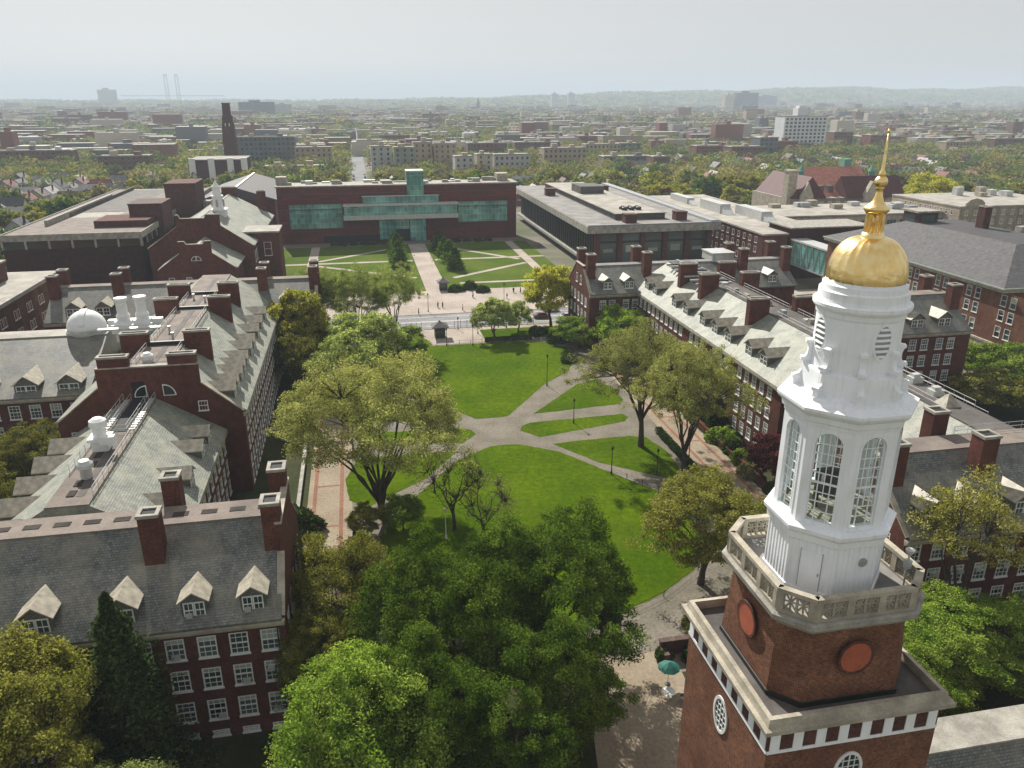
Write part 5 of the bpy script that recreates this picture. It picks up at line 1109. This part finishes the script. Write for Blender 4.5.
def kiosk(u, v, label, s=1.0):
    t = Thing('kiosk', label, 'kiosk', u, v); g = plain('kiosk_green', (.03, .05, .05), .15, 1, .5)
    b = MB().box(u-1.1*s, u+1.1*s, v-1.1*s, v+1.1*s, 0, 1.0).box(u-1.1*s, u-.9*s, v-1.1*s, v-.9*s, 1, 2.4*s).box(u+.9*s, u+1.1*s, v-1.1*s, v-.9*s, 1, 2.4*s).box(u-1.1*s, u-.9*s, v+.9*s, v+1.1*s, 1, 2.4*s).box(u+.9*s, u+1.1*s, v+.9*s, v+1.1*s, 1, 2.4*s)
    t.part('booth', b, g); t.part('glazing', MB().box(u-1.03*s, u+1.03*s, v-1.03*s, v+1.03*s, 1, 2.4*s), GLASS)
    t.part('roof', MB().loft([[(u+x*r, v+y*r, z*s) for x, y in ((-1, -1), (1, -1), (1, 1), (-1, 1))] for z, r in ((2.4, 1.8*s), (2.55, 1.85*s), (3.5, .25), (3.8, .05))]), SHINGLE)
kiosk(17.6, 182.8, 'small dark guard kiosk with pyramid roof on the near side of the avenue', 1.12); kiosk(23.8, 231.8, 'dark kiosk on the far side of the avenue at the start of west path', 1.05)
def patio(u, v, label, mat, h=2.3, r=1.5):
    t = Thing('patio_umbrella', label, 'umbrella', u, v)
    t.part('pole', MB().tube([(u, v, 0), (u, v, h+.35)], .035, 8), GALV)
    rg_ = [[(u+r*(1 if k % 2 == 0 else .93)*q*math.cos(k*math.pi/8), v+r*(1 if k % 2 == 0 else .93)*q*math.sin(k*math.pi/8), z) for k in range(16)] for q, z in ((1, h-.35), (.55, h), (.06, h+.3))]
    t.part('canopy', MB().loft(rg_, False, True), mat); t.part('foot', MB().lathe([(0, .3), (.08, .28), (.12, .06)], 12, (u, v)), DKMETAL)
patio(27.2, 58.6, 'open green eight panel patio umbrella on the terrace left of the tower', plain('umbrella_green', (.02, .13, .1), .15, 1, .7), 2.4, 1.12)
t = Thing('round_table', 'white round table beside the green umbrella', 'table', 26.6, 56.9); t.part('table_top', MB().lathe([(.7, .6), (.75, .62), (.76, .6)], 20, (26.6, 56.9)), WHITE2); t.part('pedestal', MB().lathe([(0, .3), (.05, .28), (.1, .05), (.7, .05)], 10, (26.6, 56.9)), GALV)
t = Thing('iron_table', 'dark table with chairs at the foot of the bell tower wall', 'table', 27.6, 56.2); t.part('table_top', MB().lathe([(.7, .55), (.75, .55)], 20, (27.9, 55.8)), DKMETAL); t.part('pedestal', MB().tube([(27.9, 55.8, 0), (27.9, 55.8, .7)], .06), DKMETAL)
# people, each one skinned body
def person(u, v, rz, top, legs_c, label):
    bm_ = bpy.data.meshes.new('person')
    J = [(0, 0, .95), (0, 0, 1.2), (0, 0, 1.42), (0, .01, 1.56), (0, .02, 1.68), (.1, 0, .9), (.11, .06, .48), (.11, .0, .07), (.11, -.12, .04), (-.1, 0, .9), (-.11, -.05, .48), (-.11, .06, .07), (-.11, -.06, .04), (.19, 0, 1.4), (.25, .02, 1.12), (.24, -.1, .88), (-.19, 0, 1.4), (-.25, .02, 1.12), (-.24, -.08, .88)]
    Ed = [(0, 1), (1, 2), (2, 3), (3, 4), (0, 5), (5, 6), (6, 7), (7, 8), (0, 9), (9, 10), (10, 11), (11, 12), (2, 13), (13, 14), (14, 15), (2, 16), (16, 17), (17, 18)]
    Rd = [.15, .14, .15, .06, .11, .1, .07, .05, .045, .1, .07, .05, .045, .07, .05, .04, .07, .05, .04]
    import bmesh
    b_ = bmesh.new(); lay = b_.verts.layers.skin.verify()
    vs_ = [b_.verts.new(p) for p in J]
    for i, r in enumerate(Rd): vs_[i][lay].radius = (r, r*.8 if i in (0, 1, 2) else r); vs_[i][lay].use_root = i == 0
    for e_ in Ed: b_.edges.new((vs_[e_[0]], vs_[e_[1]]))
    b_.to_mesh(bm_); b_.free()
    o = link('person', bm_, None, W(u, v, .05), rz)
    md = o.modifiers.new('skin', 'SKIN'); 
    o.modifiers.new('sub', 'SUBSURF').levels = 1
    bm_.materials.append(plain('skin_'+top, (.42, .27, .19), .05))
    tag(o, label, 'person')
    cl = {'navy': (.02, .03, .06), 'white': (.7, .7, .68), 'black': (.02, .02, .02), 'red': (.35, .04, .03), 'grey': (.25, .25, .26), 'blue': (.08, .15, .3)}
    link('jacket', MB().loft([[(.2*s*math.cos(t), .145*s*math.sin(t), z) for t in np.linspace(0, 6.283, 13)[:-1]] for z, s in ((.9, .95), (1.15, .92), (1.4, 1.08), (1.5, .55))]).tube([(.2, 0, 1.42), (.26, .02, 1.12), (.25, -.08, .95)], [.08, .065, .055]).tube([(-.2, 0, 1.42), (-.26, .02, 1.12), (-.25, -.06, .95)], [.08, .065, .055]).mesh('jacket', plain('cloth_'+top, cl[top], .1)), o)
    link('trousers', MB().tube([(.1, 0, .95), (.11, .06, .48), (.11, 0, .1)], [.13, .09, .07]).tube([(-.1, 0, .95), (-.11, -.05, .48), (-.11, .05, .1)], [.13, .09, .07]).mesh('trousers', plain('cloth2_'+legs_c, cl[legs_c], .1)), o)
    link('hair', MB().lathe([(1.66, .118), (1.74, .115), (1.8, .06)], 10, (0, .03)).mesh('hair', DKMETAL), o)
for u, v, r, a, b, l in [(44, 224, .3, 'black', 'navy', 'person in black walking on the far avenue pavement'), (46, 223.4, 2, 'navy', 'black', 'person in navy next to the one in black'), (40.7, 217, 1, 'black', 'grey', 'person in black with grey trousers on the pink paving'), (20, 210.6, 4, 'grey', 'navy', 'person in grey at the crossing'), (21.3, 210.4, 2.2, 'black', 'black', 'person all in black at the crossing'),
                          (34.5, 190.8, .6, 'red', 'navy', 'person in red by the gate railing'), (14.2, 204.6, 5, 'blue', 'black', 'person in blue left of the crossing'), (31.2, 220.2, 3, 'white', 'navy', 'person in white near the leaning bush'), (26.4, 206.6, 1.4, 'white', 'black', 'person in white stepping off the avenue kerb')]:
    person(u, v, r, a, b, l)
# cars
def car_mesh(c):
    body = MB().prismx([(-2.2, .3), (2.2, .3), (2.25, .75), (2.1, .95), (1.25, 1.0), (-1.3, .98), (-2.15, .85), (-2.25, .6)], -.88, .88)
    cab = MB().loft([[(-.82, -1.35, .97), (.82, -1.35, .97), (.82, 1.5, .97), (-.82, 1.5, .97)], [(-.66, -.75, 1.46), (.66, -.75, 1.46), (.66, .85, 1.46), (-.66, .85, 1.46)]])
    return body, cab
wheel = MB()
wheel.loft([[(x, .33*math.cos(t), .33*math.sin(t)) for t in np.linspace(0, 6.283, 15)[:-1]] for x in (-.1, .1)]); WHEEL = wheel.mesh('wheel', plain('tyre', (.02, .02, .02), .1))
rim = MB(); rim.loft([[(x, .2*math.cos(t), .2*math.sin(t)) for t in np.linspace(0, 6.283, 11)[:-1]] for x in (-.105, .105)]); RIM = rim.mesh('rim', GALV)
CB, CC = car_mesh(0); CARB = CB.mesh('body', WHITE); CABM = CC.mesh('cabin', GLASS)
CROOF = MB().box(-.66, .66, -.75, .85, 1.455, 1.5).mesh('roof', WHITE); HL = MB().box(-.22, .22, -.04, .03, 0, .16).mesh('headlight', WHITE)
paints = {'white': plain('paint_white', (.75, .75, .75), .03, 1, .25, .5), 'maroon': plain('paint_maroon', (.16, .03, .03), .03, 1, .25, .5), 'silver': plain('paint_silver', (.4, .41, .42), .03, 1, .25, .5), 'black': plain('paint_black', (.02, .02, .022), .03, 1, .25, .5), 'blue': plain('paint_blue', (.05, .09, .2), .03, 1, .25, .5)}
def car(u, v, rz, c, label, group, detail=True):
    r = link('parked_car', None, None, W(u, v, .02), PH+rz); tag(r, label, 'car', group)
    for me, n in ((CARB, 'body'), (CROOF, 'roof')):
        o = link(n, me, r); o.material_slots[0].link = 'OBJECT'; o.material_slots[0].material = paints[c]
    link('cabin', CABM, r)
    if detail:
        for x in (-.84, .84):
            for y in (-1.4, 1.4): link('rim', RIM, link('wheel', WHEEL, r, (x, y, .33)))
        for x in (-.6, .6): link('headlight', HL, r, (x, -2.2, .62))
car(46, 195.2, math.pi/2, 'maroon', 'maroon car on the avenue behind the yellow street tree', 'cars on the avenue'); car(52.5, 193.2, math.pi/2, 'silver', 'silver car on the avenue in front of the right wing', 'cars on the avenue'); car(50, 201.5, math.pi/2, 'white', 'white car on the far lane of the avenue', 'cars on the avenue'); car(60, 201.5, math.pi/2, 'black', 'black car on the far lane of the avenue', 'cars on the avenue')
ck = list(paints)
for i in range(18):
    c = ck[i*7 % 5]; car(-30+i*3.4+(i % 3)*.4, 388+(i % 2)*3.5, 0, c, f'small {c} car in the parking lot behind the glass fronted building', 'cars parked behind the glass fronted building', False)
for i in range(16):
    c = ck[i*3 % 5]; car((-1.6, 6.6)[i % 2], 420+i*13, 0, c, f'small {c} car parked along the long straight street', 'cars parked along the long straight street', False)

# ------------------------------------------------------------------ the city beyond
rb = random.Random(77)
WALLS = {'tan': plain('city_tan', (.36, .29, .21), .12, .15), 'pale grey': plain('city_pale', (.42, .42, .4), .1, .15), 'slate grey': plain('city_slate', (.13, .145, .155), .15, .15),
         'brown brick': plain('city_brown', (.16, .085, .065), .2, .15), 'red brick': plain('city_red', (.2, .075, .055), .2, .15), 'grey green': plain('city_green', (.24, .26, .22), .12, .15), 'white': plain('city_white', (.68, .7, .72), .06, .15), 'cream': plain('city_cream', (.45, .4, .3), .12, .15)}
WINM = {}
def cwin(w, h, frame=False):
    k = (w, h)
    if k not in WINM:
        m = MB(); m.box(-w/2, w/2, -.06, .05, 0, h); m.box(-w/2-.1, w/2+.1, -.2, .05, -.15, 0, 1); WINM[k] = m.mesh('window', [GLASS, STONE])
    return WINM[k]
occupied = []
def apartment(u0, u1, v, h, col_, label, depth=16, nwin=True, storey=3.3, bay=3.4, roof=TANL, cap=95):
    w = u1-u0; t = Thing('apartment_block', label, 'apartments', (u0+u1)/2, v); occupied.append((u0-3, u1+3, v-3, v+depth+3))
    t.part('wall', MB().box(u0, u1, v, v+depth, 0, h), WALLS[col_])
    t.part('roof', MB().box(u0-.2, u1+.2, v-.3, v+depth+.2, h, h+.35).box(u0-.25, u1+.25, v-.35, v, h+.35, h+.9), roof)
    for i in range(max(1, int(w/16))):
        x = u0+(i+.5)*w/max(1, int(w/16))+rb.uniform(-2, 2); a = rb.uniform(1.2, 2.6); t.part('stair_head', MB().box(x-a, x+a, v+4, v+9, h+.35, h+rb.uniform(2.4, 3.8)), [STONE, WALLS[col_], GALV][i % 3])
    if nwin:
        n = max(2, int((w-1.5)/bay)); fl = max(2, int(h/storey)); k = 0
        for j in range(fl-1, -1, -1):
            for i in range(n):
                if k >= cap: break
                k += 1; t.at('window', cwin(1.5, 1.8), u0+(i+.5)*w/n, v-.02, 1.0+j*h/fl, 0)
    return t
A = [(-45, -17, 647, 18, 'tan', 'tan apartment block left of the long straight street with a crowded white roof'), (-92, -46, 672, 25, 'slate grey', 'dark slate apartment block right of the smokestack'),
     (12, 27, 604, 20.6, 'pale grey', 'narrow pale grey apartment block right of the long straight street'), (28, 43, 585, 20.8, 'grey green', 'grey green apartment block, second right of the straight street'),
     (44, 58, 614, 22.6, 'tan', 'tall tan apartment block behind the grey green one'), (59, 76, 611, 21.8, 'tan', 'tan apartment block above the glass stair tower'), (69, 82, 563, 15.6, 'pale grey', 'low pale grey apartment block above the glass stair tower'),
     (84, 95, 560, 17, 'cream', 'small cream apartment block behind the right glass wall'), (98, 124, 570, 16, 'pale grey', 'wide pale apartment block behind the dark glazed building corner'), (148, 174, 850, 17, 'slate grey', 'far slate apartment block above the pale one'),
     (140, 173, 594, 18.5, 'tan', 'large tan apartment block with raised corner above the concrete roof'), (153, 198, 772, 13.5, 'brown brick', 'long brown apartment row behind the large tan block'), (203, 236, 700, 15, 'tan', 'tan apartment block right of the long brown row'),
     (240, 261, 718, 14.5, 'slate grey', 'slate block at the end of the tan row'), (189, 229, 600, 11.5, 'slate grey', 'dark low block with a white roof edge among the houses'), (221, 234, 578, 12.5, 'brown brick', 'small brown block behind the houses'),
     (291, 324, 660, 15, 'red brick', 'red brick apartment row, left one of the pair'), (307, 337, 626, 16, 'brown brick', 'brown brick apartment row, right one of the pair'), (345, 362, 651, 21.7, 'slate grey', 'slate apartment block left of the white tower block'),
     (499, 521, 783, 20, 'brown brick', 'brown brick block right of the white tower block'), (523, 545, 755, 18, 'red brick', 'red brick block behind the gold finial'), (-272, -217, 688, 15.7, 'brown brick', 'long brown brick apartment row at the left edge'),
     (-215, -188, 726, 13, 'slate grey', 'slate row right of the long brown row at the left edge'), (-233, -172, 846, 12.5, 'red brick', 'far red brick row on the left above the trees'), (717, 732, 775, 14, 'white', 'white block at the right edge of the view'),
     (825, 900, 1053, 14, 'slate grey', 'far slate row on the right'), (882, 947, 1012, 15, 'brown brick', 'far brown row at the right edge'), (-63, -20, 585, 9, 'tan', 'low tan building with a long pale roof behind the glass fronted building'),
     (560, 610, 820, 13, 'brown brick', 'brown row house terrace right of the finial'), (620, 670, 860, 12, 'red brick', 'red row house terrace farther right'), (430, 480, 980, 12, 'brown brick', 'far brown terrace behind the white tower block'), (-420, -330, 980, 13, 'red brick', 'far red terrace near the left edge'), (-120, -60, 900, 14, 'slate grey', 'far slate terrace left of the straight street'), (30, 80, 960, 13, 'brown brick', 'far brown terrace right of the straight street'), (-185, -150, 640, 14, 'brown brick', 'brown brick apartment house among the trees left of the hospital'), (-300, -255, 560, 11, 'red brick', 'red brick apartment house low at the left edge'),
     (250, 292, 800, 17, 'tan', 'tan apartment slab between the long brown row and the white tower block'), (370, 410, 700, 16, 'red brick', 'red brick apartment house just below the white tower block'), (560, 600, 690, 14, 'tan', 'tan apartment house right of the finial'), (640, 690, 720, 15, 'brown brick', 'brown apartment house near the right edge'), (100, 135, 720, 16, 'brown brick', 'brown apartment house behind the pale row above the dark glazed building')]
for a in A: apartment(*a[:4], a[4], a[5], nwin=a[2] < 800)
t = Thing('tower_block', 'white high rise slab with a penthouse on the right of the view', 'tower block', 443, 749); occupied.append((410, 476, 740, 775))
t.part('wall', MB().box(421, 468, 749, 768, 0, 37), WALLS['white']); t.part('penthouse', MB().box(436, 447, 752, 762, 37, 45).box(437.5, 445, 753, 760, 45, 47), WALLS['white']); t.part('roof', MB().box(420.7, 468.3, 748.7, 768.3, 37, 37.6), GREYROOF)
for j in range(10):
    for i in range(10): t.at('window', cwin(2.6, 1.9), 424+i*4.5, 748.96, 2+j*3.5, 0)
for (u0, u1, v, h, c, l) in [(-292, -202, 2284, 43, 'slate grey', 'hazy dark slab block on the left horizon'), (-210, -164, 2380, 37, 'pale grey', 'hazy pale block right of the dark slab on the left horizon'), (1468, 1561, 2996, 70, 'slate grey', 'hazy dark tower block on the right horizon'), (1425, 1463, 3000, 62, 'cream', 'hazy pale tower block left of the dark one on the right horizon'),
                              (-1330, -1240, 4800, 92, 'pale grey', 'hazy pale tower far off on the left horizon'), (1040, 1075, 4250, 72, 'pale grey', 'left one of two hazy twin towers on the horizon'), (1130, 1165, 4250, 74, 'pale grey', 'right one of two hazy twin towers on the horizon'), (2080, 2190, 4000, 60, 'slate grey', 'hazy wide block on the hills at the right')]:
    t = Thing('tower_block', l, 'tower block', u0, v); t.part('wall', MB().box(u0, u1, v, v+30, 0, h), WALLS[c]); w = u1-u0
    t.part('penthouse', MB().box(u0+w*.3, u0+w*.6, v+5, v+20, h, h*1.1), WALLS[c])
t = Thing('church', 'hazy church spire in the far middle of the view', 'church', 452, 2990); t.part('nave', MB().box(430, 452, 2990, 3040, 0, 22), WALLS['brown brick']); t.part('spire', MB().loft([[(456+x*r, 2996+y*r, z) for x, y in ((-1, -1), (1, -1), (1, 1), (-1, 1))] for z, r in ((0, 5), (32, 5), (54, .4))]), WALLS['slate grey'])
# suspension bridge, faint through the haze
bu, bv = -1500, 7600
t = Thing('suspension_bridge', 'faint twin towered suspension bridge on the left horizon', 'bridge', bu, bv)
for x in (-44, 44):
    m = MB()
    for q in (-11, 11): m.loft([[(bu+x+q+a*r, bv+b*r, z) for a, b in ((-1, -1), (1, -1), (1, 1), (-1, 1))] for z, r in ((0, 5), (238, 3.6))])
    m.box(bu+x-12, bu+x+12, bv-4, bv+4, 222, 236).box(bu+x-12, bu+x+12, bv-4, bv+4, 66, 76); t.part('bridge_tower', m, WALLS['pale grey'])
t.part('deck', MB().box(bu-420, bu+420, bv-8, bv+8, 62, 69), WALLS['pale grey'])
m = MB()
for a, b, sg in ((-420, -44, 1), (-44, 44, 0), (44, 420, -1)):
    pts = []
    for q in np.linspace(0, 1, 9): pts.append((bu+a+(b-a)*q, bv, 212-(q-.5)**2*0-140*4*q*(1-q)*(.5 if sg == 0 else 0)-(145*(1-q)**1.6 if sg == 1 else 145*q**1.6 if sg == -1 else 0)))
    m.tube(pts, .5, 4)
t.part('main_cable', m, WALLS['pale grey'])
# houses
def house_mesh(i):
    w, l, h = [(7, 11, 6), (8, 10, 6.5), (6.5, 12, 5.6)][i]; m = MB().box(-w/2, w/2, -l/2, l/2, 0, h); m.prism([(-w/2, h), (w/2, h), (0, h+w*.42)], -l/2+.01, l/2-.01)
    m.box(-w/2+.6, w/2-.6, -l/2-1.8, -l/2, 0, 3)
    r = MB(); e = .5
    for q in (-1, 1):
        P = [(0, h+w*.42+.25), (0, h+w*.42), (q*(w/2+e), h-e*.8), (q*(w/2+e), h-e*.8+.25)]; r.prism(P if q < 0 else P[::-1], -l/2-e, l/2+e)
    r.prism([(-w/2+.2, 3), (w/2-.2, 3), (w/2-.6, 3.5), (-w/2+.6, 3.5)], -l/2-2.1, -l/2)
    wi = MB().box(-.45, .45, -.05, .05, 0, 1.4)
    return m.mesh('wall', WHITE), r.mesh('roof', SHINGLE), MB().box(w*.2, w*.2+.7, 1, 1.7, h, h+w*.42+1).mesh('chimney', BRICK), (w, l, h)
HM = [house_mesh(i) for i in range(3)]
HW = MB().box(-.5, .5, -.05, .05, 0, 1.4).mesh('window', GLASS)
hc_ = {'white': plain('house_white', (.62, .62, .6), .06, .5), 'cream': plain('house_cream', (.5, .44, .33), .06, .5), 'grey': plain('house_grey', (.3, .31, .32), .06, .5), 'blue grey': plain('house_blue', (.24, .29, .34), .06, .5), 'brick': plain('house_brick', (.2, .09, .07), .1, .5), 'green': plain('house_green', (.25, .3, .24), .06, .5)}
rc_ = {'grey': plain('roof_grey', (.17, .17, .175), .15, .5), 'brown': plain('roof_brown', (.14, .1, .08), .15, .5), 'pale': plain('roof_pale', (.36, .35, .34), .1, .5), 'red': plain('roof_red', (.2, .08, .07), .15, .5), 'dark': plain('roof_dark', (.07, .07, .08), .15, .5)}
def clearof(u, v, r=6):
    if any(a-r < u < b+r and c-r < v < d+r for a, b, c, d in occupied): return False
    if -8 < u < 14 and v > 380: return False
    if any(abs(u-x) < 9 for x in (175, -155, 334.5, 509)) or any(abs(v-y) < 9 for y in (389, 540, 694)): return False
    if v < 345 and -60 < u < 150: return False
    if v < 420 and -115 < u < 125: return False
    if 118 < u < 282 and v < 352: return False
    return True
def inview(u, v, z=4, m=20):
    p = W(u, v, z); q = p-Vector((0, 0, 55)); th = R(20.2)
    d = q.y*math.cos(th)-q.z*math.sin(th)
    if d <= 0: return False
    x = 512+780*q.x/d; y = 384-780*(q.y*math.sin(th)+q.z*math.cos(th))/d
    return -m < x < 1024+m and 60 < y < 768+m*2
spots = []
nh = 0
for reg, cnt in (((-330, -125, 290, 560), 60), ((180, 420, 385, 640), 52), ((290, 620, 300, 700), 60), ((-80, 160, 405, 535), 26)):
    k = 0; tries = 0
    while k < cnt and tries < 4000:
        tries += 1; u = rb.uniform(reg[0], reg[1]); v = rb.uniform(reg[2], reg[3]); u = round(u/11)*11+rb.uniform(-.6, .6); v = round(v/17)*17+rb.uniform(-1, 1)
        if not inview(u, v) or not clearof(u, v, 7) or any(abs(u-a) < 10 and abs(v-b) < 14 for a, b in spots): continue
        spots.append((u, v)); k += 1; i = rb.randrange(3); wc = rb.choice(list(hc_)); rc = rb.choice(list(rc_)); area = 'left' if u < -100 else 'middle' if u < 180 else 'right'
        where = {'left': 'among trees left of the campus', 'middle': 'behind the glass fronted building', 'right': 'in the rows right of the campus'}[area]
        r = link('family_house', None, None, W(u, v), PH+rb.choice((0, 0, math.pi/2))); r.scale = (1, 1, rb.uniform(.9, 1.15))
        tag(r, f'small {wc} house with {rc} gabled roof {where}', 'house', f'{wc} houses with {rc} roofs {where}')
        for me, n, mt in ((HM[i][0], 'wall', hc_[wc]), (HM[i][1], 'roof', rc_[rc])):
            o = link(n, me, r); o.material_slots[0].link = 'OBJECT'; o.material_slots[0].material = mt
        link('chimney', HM[i][2], r)
        if v < 520:
            w, l, h = HM[i][3]
            for x in (-1.8, 1.8): link('window', HW, r, (x, -l/2-.02, h-2.2))
occ_h = list(spots)
# single trees of the neighbourhood: the 300 nearest are things, the rest one mass
def bgtree(seed, size=.6, n=95, k=30): return tree_mesh('crown', seed, 12, 6.0, 2.2, .3, n, k, size, 1.2, L_PALE, 4, -.55, .4, .5)
BG = [bgtree(61), bgtree(62), bgtree(63), bgtree(64)]
kinds = [('yellow green', leaf('bg_yellow', (.24, .24, .04), (.34, .31, .07), .5, isl=(.8, 1.2)), 3), ('pale green', leaf('bg_pale', (.15, .185, .05), (.22, .25, .075), .5, isl=(.8, 1.2)), 4), ('fresh green', leaf('bg_fresh', (.08, .14, .025), (.125, .19, .045), .5, isl=(.8, 1.2)), 3), ('olive brown', leaf('bg_olive', (.2, .175, .085), (.27, .235, .12), .5, isl=(.8, 1.2)), 4), ('dark green', leaf('bg_dark', (.045, .09, .03), (.07, .125, .045), isl=(.8, 1.2)), 1), ('purple', leaf('bg_purple', (.08, .035, .035), (.12, .05, .05), isl=(.8, 1.2)), .35)]
kw = [k[2] for k in kinds]
cand = []
rt = random.Random(9)
for _ in range(60000):
    v = 235+rt.random()**1.4*1300; u = rt.uniform(-.55, 1.12)*v+rt.uniform(-60, 60)
    if not inview(u, v, 4, 25) or not clearof(u, v, 2): continue
    if any(abs(u-a) < 6 and abs(v-b) < 8 for a, b in occ_h): continue
    cand.append((u, v))
grid_ = {}; placed = []
for u, v in cand:
    k = (int(u//9), int(v//9))
    if any((a-u)**2+(b-v)**2 < 72 for i in (-1, 0, 1) for j in (-1, 0, 1) for a, b in grid_.get((k[0]+i, k[1]+j), ())): continue
    dens = .5+.5*math.sin(u*.013+1)*math.sin(v*.011)
    if rt.random() > (.5 if v < 500 else .44)+.35*dens: continue
    grid_.setdefault(k, []).append((u, v)); placed.append((u, v))
placed.sort(key=lambda p: p[1]**2+p[0]**2)
for i, (u, v) in enumerate(placed[:295]):
    kn, mt, _w = rt.choices(kinds, kw)[0]; area = 'on the left of the campus' if u < -60 else 'behind the glass fronted building' if u < 170 else 'beyond the gothic school on the right' if u < 420 else 'towards the right edge of the view'
    s = rt.uniform(.75, 1.25)*(1 if v < 430 else .85); dist = 'near' if v < 420 else 'farther'
    plant('street_tree', rt.choice(BG), u, v, f'{kn} tree among the {dist} neighbourhood trees {area}', 'tree', mt, (s, s*rt.uniform(.85, 1.15)), rt.uniform(0, 6), f'{kn} {dist} trees {area}')
rg = np.random.default_rng(3)
tints = np.array([(.22, .21, .06), (.155, .175, .065), (.095, .135, .042), (.19, .16, .09), (.05, .08, .04), (.1, .05, .045)])
def woods(name, pts, nleaf, size, Rr, H, seed):
    rg = np.random.default_rng(seed); n = len(pts); pts = np.array(pts)
    sc_ = rg.uniform(.7, 1.35, n); kk = rg.choice(len(tints), n, p=[.2, .28, .2, .24, .06, .02]); idx = np.repeat(np.arange(n), nleaf)
    d = unit(rg.normal(size=(len(idx), 3))); d[:, 2] = np.where(d[:, 2] < -.5, -d[:, 2], d[:, 2]); ph = rg.uniform(0, 6.28, n)[idx]; az = np.arctan2(d[:, 1], d[:, 0])
    r = (.62+.38*rg.uniform(0, 1, len(idx))**.5)*(1+.16*np.sin(3*az+ph)+.12*np.sin(6*d[:, 2]+ph))*sc_[idx]
    X = pts[:, 0][idx]+d[:, 0]*Rr*r; Y = pts[:, 1][idx]+d[:, 1]*Rr*r; Z = sc_[idx]*H*.55+d[:, 2]*H*.45*r+(pts[:, 2][idx] if pts.shape[1] > 2 else 0)
    P = np.c_[X*CU-Y*SU, X*SU+Y*CU, Z]
    tn = tints[kk][idx]*rg.uniform(.85, 1.5, (n, 1))[idx]
    struct(link(name, np_quads(name, leaf_quads(P, size, rg, d), [L_WOODS], tn)), 'stuff')
woods('neighbourhood_trees', placed[295:], 130, 1.0, 6.8, 10.5, 5)
far = []; fg = {}
for _ in range(12000):
    v = 1450+rt.random()**1.5*5200; u = rt.uniform(-.55, 1.15)*v
    if not inview(u, v, 4, 20) or abs(u-2) < 9: continue
    far.append((u, v))
woods('far_woods', far, 26, 3.2, 10, 14, 6)
# low city blocks too many and too hazy to count
B = []; T_ = []
cols = np.array([(.2, .085, .06), (.24, .13, .09), (.4, .32, .23), (.36, .35, .32), (.15, .155, .16), (.5, .45, .37), (.17, .1, .08)])
def far_boxes(name, n, v0, v1, pw, seed, hr=(7, 13)):
    r2 = random.Random(seed); mb = MB(); tn = []
    for _ in range(n):
        v = v0+r2.random()**pw*(v1-v0); u = r2.uniform(-.55, 1.15)*v
        if not inview(u, v, 4, 20) or not clearof(u, v, 12): continue
        w = r2.uniform(8, 34)*(1+v/4000); d = r2.uniform(9, 14)*(1+v/5000); h = r2.uniform(*hr)
        if r2.random() < .05: h *= 1.8
        mb.box(u-w/2, u+w/2, v-d/2, v+d/2, 0, h); c = cols[r2.randrange(len(cols))]; rf = np.array([(.4, .4, .39), (.26, .25, .24), (.14, .135, .13)][r2.randrange(3)])
        tn += [c, rf, c, c, c, c]
        if r2.random() < .5: mb.box(u-2, u+2, v-2, v+2, h, h+3); tn += [c, rf, c, c, c, c]
    me = mb.mesh(name, TINT); at = me.attributes.new('tint', 'FLOAT_COLOR', 'FACE'); at.data.foreach_set('color', np.c_[np.array(tn), np.ones(len(tn))].astype(np.float32).ravel())
    struct(link(name, me, None, (0, 0, 0), PH), 'stuff')
far_boxes('distant_city', 950, 760, 1600, 1.1, 4, (10, 16)); far_boxes('horizon_city', 3600, 1500, 6500, 1.5, 5, (11, 19))
# wooded hills on the right horizon
hm = MB(); nu, nv = 120, 14; hv = []
for j in range(nv):
    for i in range(nu):
        a = -.6+1.9*i/(nu-1); d = 4300+j*330; u = a*d; q = max(0, min(1, (a+.05)/.7)); z = (18+92*q*q*(3-2*q)+10*math.sin(i*.35)*q+7*math.sin(i*.9+j))*math.sin(math.pi*min(1, j/(nv-1)))**.8
        hv.append((u, d, z-1))
hm.add(hv, [(j*nu+i, j*nu+i+1, (j+1)*nu+i+1, (j+1)*nu+i) for j in range(nv-1) for i in range(nu-1)])
struct(link('hills', hm.mesh('hills', ground_mat('hill_ground', (.07, .09, .035), (.13, .13, .07), (1.3, 1.3, 1.2), .006, .03)), None, (0, 0, 0), PH))
hp = []
for _ in range(7000):
    i = rt.random(); j = rt.random()*.6; a = -.55+1.75*i; d = 4300+j*(nv-1)*330; u = a*d
    fi = (a+.6)/1.9*(nu-1); fj = j*(nv-1); q = max(0, min(1, (a+.05)/.7)); z = (18+92*q*q*(3-2*q)+10*math.sin(fi*.35)*q+7*math.sin(fi*.9+fj))*math.sin(math.pi*j)**.8-2
    hp.append((u, d, z))
woods('hill_woods', hp, 14, 6, 16, 17, 8)
# ------------------------------------------------------------------ haze: one even box of air
hz = MB().box(-9000, 9000, -400, 16000, -3, 246).mesh('haze', [])
hmz = bpy.data.materials.new('haze'); hmz.use_nodes = True; ns = hmz.node_tree.nodes; ls = hmz.node_tree.links; ns.remove(ns['Principled BSDF'])
pv = N(ns, 'ShaderNodeVolumePrincipled'); pv.inputs['Color'].default_value = (.62, .72, .85, 1); pv.inputs['Density'].default_value = .00019; pv.inputs['Anisotropy'].default_value = .0
ls.new(pv.outputs[0], ns['Material Output'].inputs['Volume']); hz.materials.append(hmz)
try: hmz.cycles.homogeneous_volume = True
except Exception: pass
struct(link('haze', hz), 'stuff')
